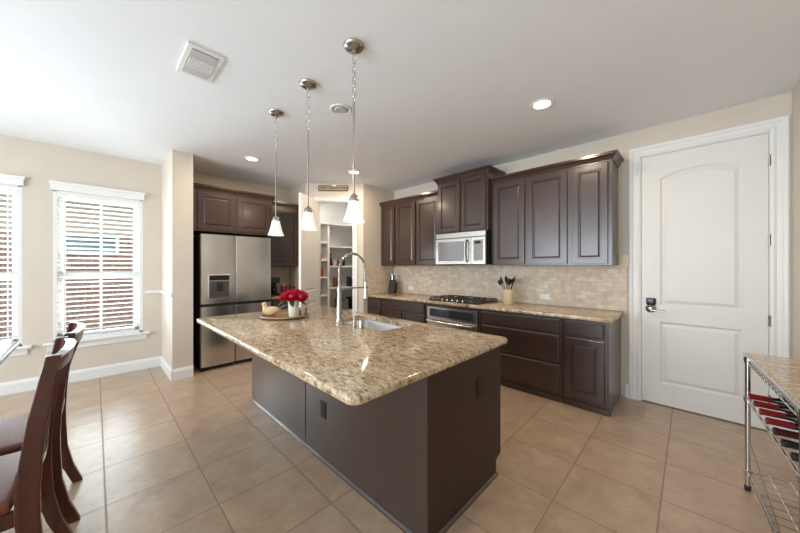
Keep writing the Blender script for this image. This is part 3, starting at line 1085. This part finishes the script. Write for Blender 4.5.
SK = (-2.24, -1.60, 1.465, 1.81)
tp = slab_with_hole(rrect(-3.225, -.858, .64, 1.925, .05), rrect(*SK, .06), .862, ZT).build('island_countertop', M['granite'], smooth=True)
tag(tp, 'large granite island countertop with a sink cut into it', 'countertop')
# sink
t = bmesh.new()
L = []
for (d, z) in ((-.02, .8605), (.0, .8605), (.008, .85), (.014, .70), (.04, .67)):
    L.append([t.verts.new((x, y, z)) for x, y in rrect(SK[0] + d, SK[1] - d, SK[2] + d, SK[3] - d, .05)])
for (d, z) in ((.035, .664), (.008, .695), (.0, .855), (-.02, .8585)):
    L.append([t.verts.new((x, y, z)) for x, y in rrect(SK[0] + d, SK[1] - d, SK[2] + d, SK[3] - d, .05)])
for k, (a, b) in enumerate(zip(L, L[1:])):
    if k == 4: continue
    n = len(a)
    for i in range(n):
        j = (i + 1) % n
        t.faces.new((a[i], a[j], b[j], b[i]))
t.faces.new(L[4]); t.faces.new(L[5][::-1])
n = len(L[0])
for i in range(n):
    t.faces.new((L[-1][i], L[-1][(i + 1) % n], L[0][(i + 1) % n], L[0][i]))
bmesh.ops.recalc_face_normals(t, faces=t.faces)
mb = MB(); mb.add(t)
sk = mb.build('sink', M['sink'], smooth=True)
tag(sk, 'stainless undermount sink in the island', 'sink')
MB().lathe([(.04, .6705), (.04, .673), (.03, .674), (.0, .672)], 16, Matrix.Translation((-1.94, 1.6, 0))).build('drain', M['nickel'], sk)

# spring faucet
fx, fy = -2.06, 1.40
fc = thing('kitchen_faucet', 'tall arched spring faucet standing beside the island sink', 'faucet', (fx, fy, ZT))
MB().lathe([(.034, 0.0005), (.034, .008), (.028, .014), (.025, .05), (.025, .10), (.020, .16), (.015, .24), (.014, .30)], 20).build('body', M['nickel'], fc, True)
arc = [(0, 0, .30), (0, 0, .40)]
for i in range(13):
    a = PI - PI * i / 12
    arc.append((0, .135 + .135 * math.cos(a), .445 + .135 * math.sin(a)))
arc += [(0, .272, .40), (0, .275, .33)]
MB().tube(arc, .0075, 8).build('hose', M['nickel'], fc, True)
# spring coil around the hose
cum = [0]
V = [Vector(p) for p in arc]
for a, b in zip(V, V[1:]): cum.append(cum[-1] + (b - a).length)
coil = []
TURN = 46
for k in range(TURN * 8 + 1):
    s = cum[-1] * k / (TURN * 8)
    i = max(j for j in range(len(cum)) if cum[j] <= s + 1e-9)
    i = min(i, len(V) - 2)
    f_ = (s - cum[i]) / (cum[i + 1] - cum[i])
    p_ = V[i].lerp(V[i + 1], f_)
    d_ = (V[i + 1] - V[i]).normalized()
    side_ = Vector((1, 0, 0)); up_ = side_.cross(d_)
    a = 2 * PI * k / 8
    coil.append(p_ + (side_ * math.cos(a) + up_ * math.sin(a)) * .0115)
MB().tube(coil, .0022, 4).build('spring', M['nickel'], fc, True)
MB().lathe([(.012, .33), (.016, .30), (.017, .24), (.022, .20), (.022, .19), (0, .19)], 16, Matrix.Translation((0, .275, 0))).build('spray_head', M['steelh'], fc, True)
MB().tube([(0, 0, .285), (0, .14, .288), (0, .255, .285)], .007, 8).lathe([(.022, .275), (.022, .295)], 14, Matrix.Translation((0, .275, 0)), cap=False)\
    .lathe([(.019, .27), (.019, .30)], 14).build('holder_arm', M['nickel'], fc, True)
MB().tube([(0.02, 0, .06), (.05, -.01, .066), (.10, -.03, .085)], .007, 8).build('lever', M['nickel'], fc, True)
sdp = thing('soap_dispenser', 'short nickel soap dispenser on the island between faucet and sink', 'soap dispenser', (-1.865, 1.405, ZT))
MB().lathe([(.02, .0005), (.02, .006), (.013, .012), (.013, .055), (.008, .06), (.008, .085)], 14).build('body', M['nickel'], sdp, True)
MB().tube([(0, 0, .08), (0, .03, .085), (0, .06, .075)], .006, 8).build('spout', M['nickel'], sdp, True)
agp = thing('air_gap_cap', 'short nickel cap right of the soap dispenser', 'air gap', (-1.78, 1.405, ZT))
MB().lathe([(.024, .0005), (.024, .006), (.019, .01), (.019, .06), (.014, .068), (0, .07)], 16).build('cap', M['nickel'], agp, True)

# tray, bird, flowers
tr = thing('serving_tray', 'round wooden serving tray holding the bird and roses on the island', 'tray', (-2.72, 1.25, ZT))
MB().lathe([(0, .001), (.165, .001), (.205, .012), (.197, .016), (.165, .008), (0, .008)], 40, cap=False).build('plate', M['tray'], tr, True)
MB().tube([(.213 * math.cos(2 * PI * i / 48), .213 * math.sin(2 * PI * i / 48), .019) for i in range(48)], .008, 8, closed=True).build('rim', M['tray'], tr, True)

bd = thing('bird_figurine', 'light wooden bird figurine on the left of the tray', 'figurine', (-2.80, 1.155, ZT + .009), R(40))
t = bmesh.new()
bmesh.ops.create_uvsphere(t, u_segments=20, v_segments=12, radius=1)
for v in t.verts:
    x_, y_, z_ = v.co
    tp_ = 1 - .35 * max(0, x_)
    v.co = Vector((x_ * .085, y_ * .042 * tp_, .045 + z_ * .044 * tp_ + .018 * max(0, x_) - .0))
mb = MB(); mb.add(t)
t = bmesh.new()
bmesh.ops.create_uvsphere(t, u_segments=16, v_segments=10, radius=.023)
mb.add(t, Matrix.Translation((-.068, 0, .106)))
mb.tube([(-.05, 0, .055), (-.062, 0, .08), (-.068, 0, .100)], .03, 12, radii=[.036, .026, .019])
mb.build('body', M['bird'], bd, True)
MB().lathe([(.009, 0), (.001, .032)], 8, Matrix.Translation((-.088, 0, .106)) @ Matrix.Rotation(R(-95), 4, 'Y')).build('beak', M['birdt'], bd)
MB().sweep([[(x, -w_, z), (x, w_, z), (x, w_, z + h_), (x, -w_, z + h_)] for x, w_, z, h_ in ((.05, .018, .05, .02), (.09, .014, .075, .012), (.145, .017, .105, .006))]).build('tail', M['birdt'], bd)

vs = thing('rose_vase', 'cream cup vase holding the bunch of red roses', 'vase', (-2.62, 1.28, ZT + .009))
MB().lathe([(.038, 0), (.041, .004), (.049, .12), (.051, .145), (.045, .145), (.043, .12), (.036, .012), (0, .012)], 28, cap=False).build('cup', M['cream'], vs, True)
cn = thing('glass_candle_holder', 'small clear glass holder on the tray behind the roses', 'candle holder', (-2.63, 1.38, ZT + .009))
MB().lathe([(.03, 0), (.032, .004), (.034, .07), (.031, .07), (.029, .008), (0, .006)], 20, cap=False).build('cup', M['glass'], cn, True)
MB().lathe([(.026, .009), (.026, .03), (0, .031)], 16).build('candle', M['cream'], cn, True)


def rose(r):
    mb = MB()
    # spiral petals as curved cups
    for layer, (k, rr, tilt) in enumerate(((3, .3, .1), (5, .62, .35), (7, .95, .75))):
        for i in range(k):
            a = 2 * PI * i / k + layer * .6
            t = bmesh.new()
            n, m_ = 5, 4
            g = []
            for u in range(n):
                row = []
                for v in range(m_):
                    s = (u / (n - 1) - .5) * 2
                    h_ = v / (m_ - 1)
                    wd = .62 * rr * (math.sin(PI * (.2 + .65 * h_)))
                    x_ = r * (rr * (.35 + .65 * math.sin(h_ * PI / 2)) * (1 - .18 * s * s) + tilt * .25 * h_ ** 2 - .0)
                    y_ = r * wd * s * 1.1
                    z_ = r * (-.7 + 1.35 * h_ * (1 - .2 * s * s) - tilt * .55 * h_ ** 2)
                    row.append(t.verts.new((x_, y_, z_)))
                g.append(row)
            for u in range(n - 1):
                for v in range(m_ - 1):
                    t.faces.new((g[u][v], g[u + 1][v], g[u + 1][v + 1], g[u][v + 1]))
            bmesh.ops.solidify(t, geom=t.faces[:], thickness=r * .05)
            mb.add(t, Matrix.Rotation(a, 4, 'Z'))
    t = bmesh.new()
    bmesh.ops.create_icosphere(t, subdivisions=2, radius=r * .45)
    mb.add(t, Matrix.Translation((0, 0, -r * .15)))
    return mb


rs = []
ro = thing('rose', 'red rose', 'flower', (0, 0, 0), 0, 'red roses in the cream vase')
# stem runs from bloom down into cup
spots = [(-.085, -.05, .185), (-.01, -.08, .20), (.065, -.055, .195), (.105, .015, .19), (.01, .0, .225), (-.055, .04, .215), (.04, .07, .21)]
lab = 'red rose in the cream vase on the island tray'
for i, (a, b, c) in enumerate(spots):
    root = ro if i == 0 else ro.copy()
    if i: C.objects.link(root)
    root.location = (-2.62 + a, 1.28 + b, ZT + .009 + c)
    root['label'] = lab
    tilt = Matrix.Rotation(math.hypot(a, b) * 7, 4, Vector((-b, a, 0)).normalized() if math.hypot(a, b) > 1e-4 else Vector((1, 0, 0)))
    rose(.058).build('bloom', M['rose'], root, True, mat=tilt)
    MB().tube([(-a * .06, -b * .06, -.03), (-a * .5, -b * .5, -c * .45), (-a * .8, -b * .8, .02 - c)], .0025, 5).build('stem', M['leaf'], root)
    if i in (0, 1, 2, 3, 5, 6):
        t = bmesh.new()
        pts = [(0, 0), (.022, .035), (.017, .07), (0, .10), (-.017, .07), (-.022, .035)]
        vv = [t.verts.new((x_, y_, -.01 * (y_ * 12) ** 2)) for x_, y_ in pts]
        t.faces.new(vv)
        bmesh.ops.solidify(t, geom=t.faces[:], thickness=.001)
        mb = MB(); mb.add(t, Matrix.Translation((-a * .1, -b * .1, -.035)) @ Matrix.Rotation(math.atan2(b, a) - PI / 2 + .4, 4, 'Z') @ Matrix.Rotation(R(-25), 4, 'X'))
        mb.build('leaf', M['leaf'], root)

# things on the back counter
kb = thing('knife_block', 'dark knife block with steel-handled knives in the counter corner', 'knife block', (-3.78, 3.68, ZT), R(20))
MB().sweep([[(x, -.07, .001), (x, .07, .001), (x, .10, .17), (x, .03, .24), (x, -.02, .21)] for x in (-.055, .055)]).build('block', M['dark'], kb)
for i in range(6):
    cx_, cy_ = -.036 + .036 * (i % 3), -.0 + .035 * (i // 3)
    MB().box(cx_ - .008, cy_ - .01, 0.225, cx_ + .008, cy_ + .01, .325 + .015 * (i // 3), .003).build('knife_handle', M['steelh'] if i % 2 else M['black'], kb)
cr = thing('utensil_crock', 'pale wooden utensil crock on the counter right of the cooktop', 'crock', (-1.63, 3.61, ZT))
MB().lathe([(.054, .001), (.058, .006), (.060, .185), (.054, .185), (.050, .012), (0, .012)], 24, cap=False).build('cup', M['tan'], cr, True)


def utensil(name, label, a, tip, shape):
    t = thing(name, label, 'utensil', (-1.63, 3.61, ZT + .013), 0, None)
    base_ = Vector((-tip[0] * .35, -tip[1] * .35, .004)); tip = Vector((tip[0] * 1.15, tip[1], tip[2] + .045)); shape = tuple(q * 1.35 for q in shape)
    MB().tube([base_, base_.lerp(tip, .7), tip], .005, 6).build('handle', M['blackm'], t, True)
    tt = bmesh.new()
    bmesh.ops.create_uvsphere(tt, u_segments=14, v_segments=8, radius=1)
    q_ = (tip - base_).to_track_quat('Z', 'Y').to_matrix().to_4x4()
    mb = MB(); mb.add(tt, Matrix.Translation(tip + (tip - base_).normalized() * shape[2] * .8) @ q_ @ Matrix.Rotation(a, 4, 'Z') @ Matrix.Diagonal((shape[0], shape[1], shape[2], 1)))
    mb.build('head', M['blackm'], t, True)


utensil('spatula', 'broad black spatula leaning right in the crock', .6, (.055, -.01, .20), (.036, .007, .042))
utensil('serving_spoon', 'black spoon leaning left in the crock', .3, (-.06, -.015, .205), (.026, .010, .034))
utensil('ladle', 'black ladle at the back of the crock', .9, (-.03, .02, .215), (.032, .014, .032))
utensil('cooking_spoon', 'black cooking spoon standing near the middle of the crock', .4, (.015, -.02, .19), (.026, .010, .032))
utensil('slotted_turner', 'black turner sticking out lowest on the left of the crock', 1.2, (-.085, .0, .185), (.028, .005, .026))
utensil('masher', 'black masher between spoon and spatula in the crock', .2, (.03, .03, .20), (.028, .006, .030))


# ------------------------------------------------------------------ pendants
def pendant(x, y, label):
    t = thing('pendant_lamp', label, 'pendant lamp', (x, y, CE), 0, 'pendant lamps over the island')
    MB().lathe([(.066, -.0005), (.066, -.006), (.058, -.018), (.038, -.030), (.012, -.036), (.010, -.05), (0, -.05)], 28).build('canopy', M['nickel'], t, True)
    ch = MB()
    z = -.045
    k = 0
    while z > -.335:
        pts = []
        for i in range(12):
            a = 2 * PI * i / 12
            u_, v_ = .010 * math.cos(a), .020 * math.sin(a)
            pts.append((u_, 0, z - .02 + v_) if k % 2 == 0 else (0, u_, z - .02 + v_))
        ch.tube(pts, .0024, 5, closed=True)
        z -= .0335
        k += 1
    ch.build('chain', M['nickel'], t, True)
    MB().cyl((0, 0, -.34), (0, 0, -.95), .0055, 8).build('rod', M['nickel'], t, True)
    MB().lathe([(.008, -.938), (.014, -.945), (.026, -.955), (.031, -.975), (.031, -.992), (.027, -.995)], 20).build('socket_cap', M['nickel'], t, True)
    MB().lathe([(.028, -.985), (.033, -.990), (.038, -1.015), (.045, -1.045), (.053, -1.075), (.062, -1.102), (.070, -1.116), (.067, -1.118), (.059, -1.104),
                (.050, -1.077), (.042, -1.047), (.035, -1.017), (.029, -.994)], 32, cap=False).build('glass_shade', M['shade'], t, True)
    MB().lathe([(0, -1.0), (.012, -1.01), (.022, -1.04), (.020, -1.06), (0, -1.075)], 16).build('bulb', M['bulb'], t, True)


pendant(-1.528, 1.148, 'pendant lamp with white bell shade nearest the camera, rightmost')
pendant(-2.098, 1.142, 'middle one of the three white bell pendant lamps')
pendant(-2.695, 1.149, 'pendant lamp with white bell shade farthest from the camera, nearest the refrigerator')


def recessed(x, y, label, on=True):
    t = thing('recessed_light', label, 'ceiling light', (x, y, CE), 0)
    MB().lathe([(.095, -.0005), (.095, -.004), (.088, -.010), (.072, -.008), (.066, -.003), (.066, -.0006)], 32, cap=False).build('trim_ring', M['white'], t, True)
    if on:
        MB().lathe([(.066, -.0012), (.066, -.004), (0, -.004)], 24).build('lens', M['lamp'], t)
        l = bpy.data.lights.new('downlight', 'AREA')
        l.shape = 'DISK'; l.size = .12; l.energy = 13; l.color = (1, .80, .58)
        o = bpy.data.objects.new('downlight', l)
        o.location = (0, 0, -.012); o.parent = t
        C.objects.link(o)
    else:
        MB().lathe([(.066, -.0012), (.060, -.004), (.045, -.014), (.03, -.012), (0, -.010)], 24).build('eyeball', plain('eyeball_grey', srgb(190, 188, 184), .5), t, True)


recessed(-.919, 2.695, 'lit recessed ceiling light above the right end of the cooktop wall')
recessed(-4.079, 1.427, 'lit recessed ceiling light in front of the refrigerator cabinets')
recessed(-3.579, 2.689, 'lit recessed ceiling light near the pantry door')
recessed(-2.228, 1.531, 'unlit recessed eyeball light between the middle and nearest pendants', False)

# ceiling vent
vt = thing('ceiling_vent', 'white ceiling air vent near the left pendant', 'air vent', (-2.42, .508, CE))
MB().box(-.19, -.105, -.012, .19, .105, -.0005, .003).build('frame', M['white'], vt)
MB().box(-.155, -.075, -.0145, .155, .075, -.0125).build('backing', M['ventg'], vt)
v = MB()
for i in range(22):
    y_ = -.072 + .0068 * i
for i in range(9):
    y_ = -.022 + .0055 * i
for i in range(14):
    x_ = -.15 + i * .006
    v.box(x_, -.073, -.018, x_ + .0013, .073, -.0147)
    v.box(-x_ - .0013, -.073, -.018, -x_, .073, -.0147)
for i in range(12):
    y_ = -.07 + i * .0122
    v.box(-.066, y_, -.020, .066, y_ + .0085, -.0147)
v.build('louvres', M['white'], vt)


# ------------------------------------------------------------------ dining chairs and table
def make_chair(loc, label):
    """local: backrest posts at y~0 (top), seat goes to -y, x across, origin floor"""
    t = thing('dining_chair', label, 'chair', loc, 0, None)
    W = .215
    # (z, y centre, depth)
    prof = [(0, .02, .044), (.12, -.022, .048), (.25, -.050, .054), (.40, -.062, .064), (.50, -.062, .063), (.62, -.054, .058), (.78, -.036, .052), (.92, -.014, .047), (1.015, .004, .042)]
    for s in (-1, 1):
        mb = MB()
        x0, x1 = s * W - .0175, s * W + .0175
        secs = [[(x0, y - d / 2, z), (x1, y - d / 2, z), (x1, y + d / 2, z), (x0, y + d / 2, z)] for z, y, d in prof]
        mb.sweep(secs)
        bmesh.ops.bevel(mb.bm, geom=mb.bm.edges[:], offset=.003, segments=1, affect='EDGES')
        mb.build('back_post', M['chair'], t, True)
        MB().sweep([[(s * (W - .02) - .019 * f, -.44 - .019 * f, z), (s * (W - .02) + .019 * f, -.44 - .019 * f, z), (s * (W - .02) + .019 * f, -.44 + .019 * f, z), (s * (W - .02) - .019 * f, -.44 + .019 * f, z)] for z, f in ((0, .75), (.44, 1.05))]).build('leg', M['chair'], t)
        MB().box(s * (W - .008) - .01, -.425, .20, s * (W - .008) + .01, -.07, .235, .003).build('stretcher', M['chair'], t)
        MB().box(s * (W - .006) - .011, -.425, .385, s * (W - .006) + .011, -.085, .445, .003).build('seat_rail', M['chair'], t)
    MB().box(-W + .02, -.455, .385, W - .02, -.43, .445, .003).build('seat_rail', M['chair'], t)
    MB().box(-W + .018, -.09, .385, W - .018, -.065, .445, .003).build('seat_rail', M['chair'], t)
    MB().box(-W + .018, -.075, .24, W - .018, -.055, .275, .003).build('stretcher', M['chair'], t)
    # seat pad
    mb = MB()
    mb.box(-.235, -.475, .446, .235, -.098, .50, .02, seg=4)
    mb.build('seat', M['leather'], t, True)
    # curved top rail (bows back in the middle)
    secs = []
    n = 10
    for i in range(n + 1):
        s = i / n * 2 - 1
        bow = .034 * (1 - s * s)
        x = s * (W + .024)
        y0 = .006 + bow
        secs.append([(x, y0 - .026, .945), (x, y0 + .004, .950), (x, y0 + .018, 1.004 + .012 * (1 - s * s)), (x, y0 - .014, 1.008 + .012 * (1 - s * s))])
    MB().sweep(secs).build('top_rail', M['chair'], t, True)
    secs = []
    for i in range(n + 1):
        s = i / n * 2 - 1
        bow = .014 * (1 - s * s)
        x = s * (W - .019)
        secs.append([(x, -.066 + bow, .545), (x, -.044 + bow, .545), (x, -.040 + bow, .585), (x, -.062 + bow, .585)])
    MB().sweep(secs).build('lower_rail', M['chair'], t, True)
    for k in range(5):
        s = (-2 + k) / 2.6
        x = s * (W - .02)
        b0 = .014 * (1 - s * s); b1 = .034 * (1 - s * s)
        secs = []
        for j in range(9):
            f = j / 8
            z = .575 + (.955 - .575) * f
            y = -.050 + b0 + (.052 + b1 - b0) * f - .016 * math.sin(PI * f)
            secs.append([(x - .016, y - .006, z), (x + .016, y - .006, z), (x + .016, y + .006, z), (x - .016, y + .006, z)])
        MB().sweep(secs).build('back_slat', M['chair'], t, True)
    return t


make_chair((-2.045, -.118, 0), 'cherry wood dining chair with brown leather seat nearest the camera')
c2 = make_chair((-2.595, -.095, 0), 'cherry wood dining chair nearer the window, behind the closest one')

tb = thing('dining_table', 'dark glossy dining table corner at the left edge', 'table', (-2.6, -1.0, 0))
MB().box(-1.38, -.52, .722, 1.38, .57, .76, .008, seg=2).build('tabletop', M['table'], tb, True)
MB().box(-1.25, -.42, .63, 1.25, -.395, .721).box(-1.25, .41, .63, 1.25, .435, .721).box(-1.25, -.4, .63, -1.225, .42, .721).box(1.225, -.4, .63, 1.25, .42, .721).build('apron', M['chair'], tb)
for a in (-1.22, 1.22):
    for b in (-.38, .40):
        MB().sweep([[(a - r_, b - r_, z), (a + r_, b - r_, z), (a + r_, b + r_, z), (a - r_, b + r_, z)] for z, r_ in ((0, .028), (.62, .04), (.72, .04))]).build('leg', M['chair'], tb)

# ------------------------------------------------------------------ wire wine rack with granite top
rk = thing('wine_rack_cart', 'chrome wire wine rack with a granite top beside the white door', 'wine rack', (.443, 2.352, 0), R(3.7))
RX0, RX1, RY0, RY1 = -.165, .085, -.46, .45
for px_, py_ in ((RX0, RY0), (RX0, RY1), (RX1, RY0), (RX1, RY1)):
    p = MB().cyl((px_, py_, .03), (px_, py_, .838), .0125, 14).build('post', M['chrome'], rk, True)
    MB().lathe([(.012, 0), (.015, .006), (.015, .03), (.010, .032)], 12, Matrix.Translation((px_, py_, 0))).build('foot', M['blackm'], p, True)
    for z in (.11, .56, .80):
        MB().lathe([(.0165, z - .018), (.0185, z + .014), (.0128, z + .016)], 14, Matrix.Translation((px_, py_, 0)), cap=False).build('collar', M['chrome'], p, True)


def truss(z, name, wires=True):
    mb = MB()
    for zz, r_ in ((z + .012, .0036), (z - .014, .003)):
        mb.tube([(RX0, RY0, zz), (RX1, RY0, zz), (RX1, RY1, zz), (RX0, RY1, zz)], r_, 6, closed=True)
    # zig-zag
    for (a, b) in (((RX0, RY0), (RX0, RY1)), ((RX0, RY1), (RX1, RY1)), ((RX0, RY0), (RX1, RY0)), ((RX1, RY0), (RX1, RY1))):
        L_ = math.dist(a, b); n = max(2, int(L_ / .055)) * 2
        pts = [(a[0] + (b[0] - a[0]) * i / n, a[1] + (b[1] - a[1]) * i / n, z + (.012 if i % 2 else -.014)) for i in range(n + 1)]
        mb.tube(pts, .002, 4)
    if wires:
        y = RY0 + .02
        k = int((RY1 - RY0) / .07)
        for i in range(1, k):
            yy = RY0 + (RY1 - RY0) * i / k
            mb.tube([(RX0, yy, z + .015), (RX1, yy, z + .015)], .0024, 5)
        for xx in (RX0 + .085, RX0 + .165):
            mb.tube([(xx, RY0, z + .011), (xx, RY1, z + .011)], .0028, 5)
    return mb.build(name, M['chrome'], rk)


truss(.11, 'lower_shelf')
truss(.79, 'top_frame', False)
# wine cradle shelf: scalloped front and rear wires
mb = MB()
NB = 7
pitch = (RY1 - RY0 - .05) / NB
for xx in (RX0 + .0, RX0 + .16, RX1):
    pts = []
    for i in range(NB * 8 + 1):
        yy = RY0 + .025 + pitch * i / 8
        pts.append((xx, yy, .566 - .014 * abs(math.sin(PI * i / 8)) + (0 if xx > RX0 + .1 else .0)))
    mb.tube(pts, .0028, 5)
    mb.tube([(xx, RY0, .570), (xx, RY1, .570)], .0035, 6)
for yy in (RY0, RY1):
    mb.tube([(RX0, yy, .570), (RX1, yy, .570)], .0035, 6)
    mb.tube([(RX0, yy, .545), (RX1, yy, .545)], .003, 6)
mb.tube([(RX0, RY0, .545), (RX0, RY1, .545)], .003, 6)
mb.build('wine_shelf', M['chrome'], rk)
MB().box(RX0 - .006, RY0 - .006, .822, RX1 + .006, RY1 + .006, .842, .004).build('rack_top', M['granite'], rk, label='granite slab on the wire rack')
MB().tube([(RX0 - .012, RY0 - .012, .834), (RX1 + .012, RY0 - .012, .834), (RX1 + .012, RY1 + .012, .834), (RX0 - .012, RY1 + .012, .834)], .007, 8, closed=True).build('top_rim', M['chrome'], rk, True)

names = ['wine bottle with red foil neck on the rack, nearest the white door', 'wine bottle with red foil, second from the white door on the rack',
         'wine bottle with red foil, third from the white door on the rack', 'wine bottle with red foil, fourth from the white door on the rack',
         'wine bottle with dark red foil, fifth from the white door on the rack', 'wine bottle with black foil, sixth from the white door on the rack',
         'wine bottle with black foil at the near end of the rack']
foils = [M['foil']] * 4 + [plain('dark_foil', srgb(60, 16, 18), .35)] + [plain('black_foil', srgb(26, 26, 28), .35)] * 2
for i in range(NB):
    yy = RY1 - .025 - pitch * (i + .5)
    bp_ = Matrix.Translation((.443, 2.352, 0)) @ Matrix.Rotation(R(3.7), 4, 'Z') @ Vector((RX0 - .012, yy, .604))
    t = thing('wine_bottle', names[i], 'bottle', bp_, R(3.7), 'wine bottles on the wire rack')
    rot = Matrix.Rotation(R(90), 4, 'Y')      # local z -> world x, neck at -x end
    MB().lathe([(.0150, .080), (.0155, .105), (.030, .138), (.0365, .155), (.0365, .250), (.034, .258), (0, .254)], 20, rot).build('glass_body', M['wine'], t, True)
    MB().lathe([(.0, 0), (.0165, .001), (.0168, .018), (.0158, .02), (.0162, .088)], 16, rot, cap=False).build('foil_capsule', foils[i], t, True)
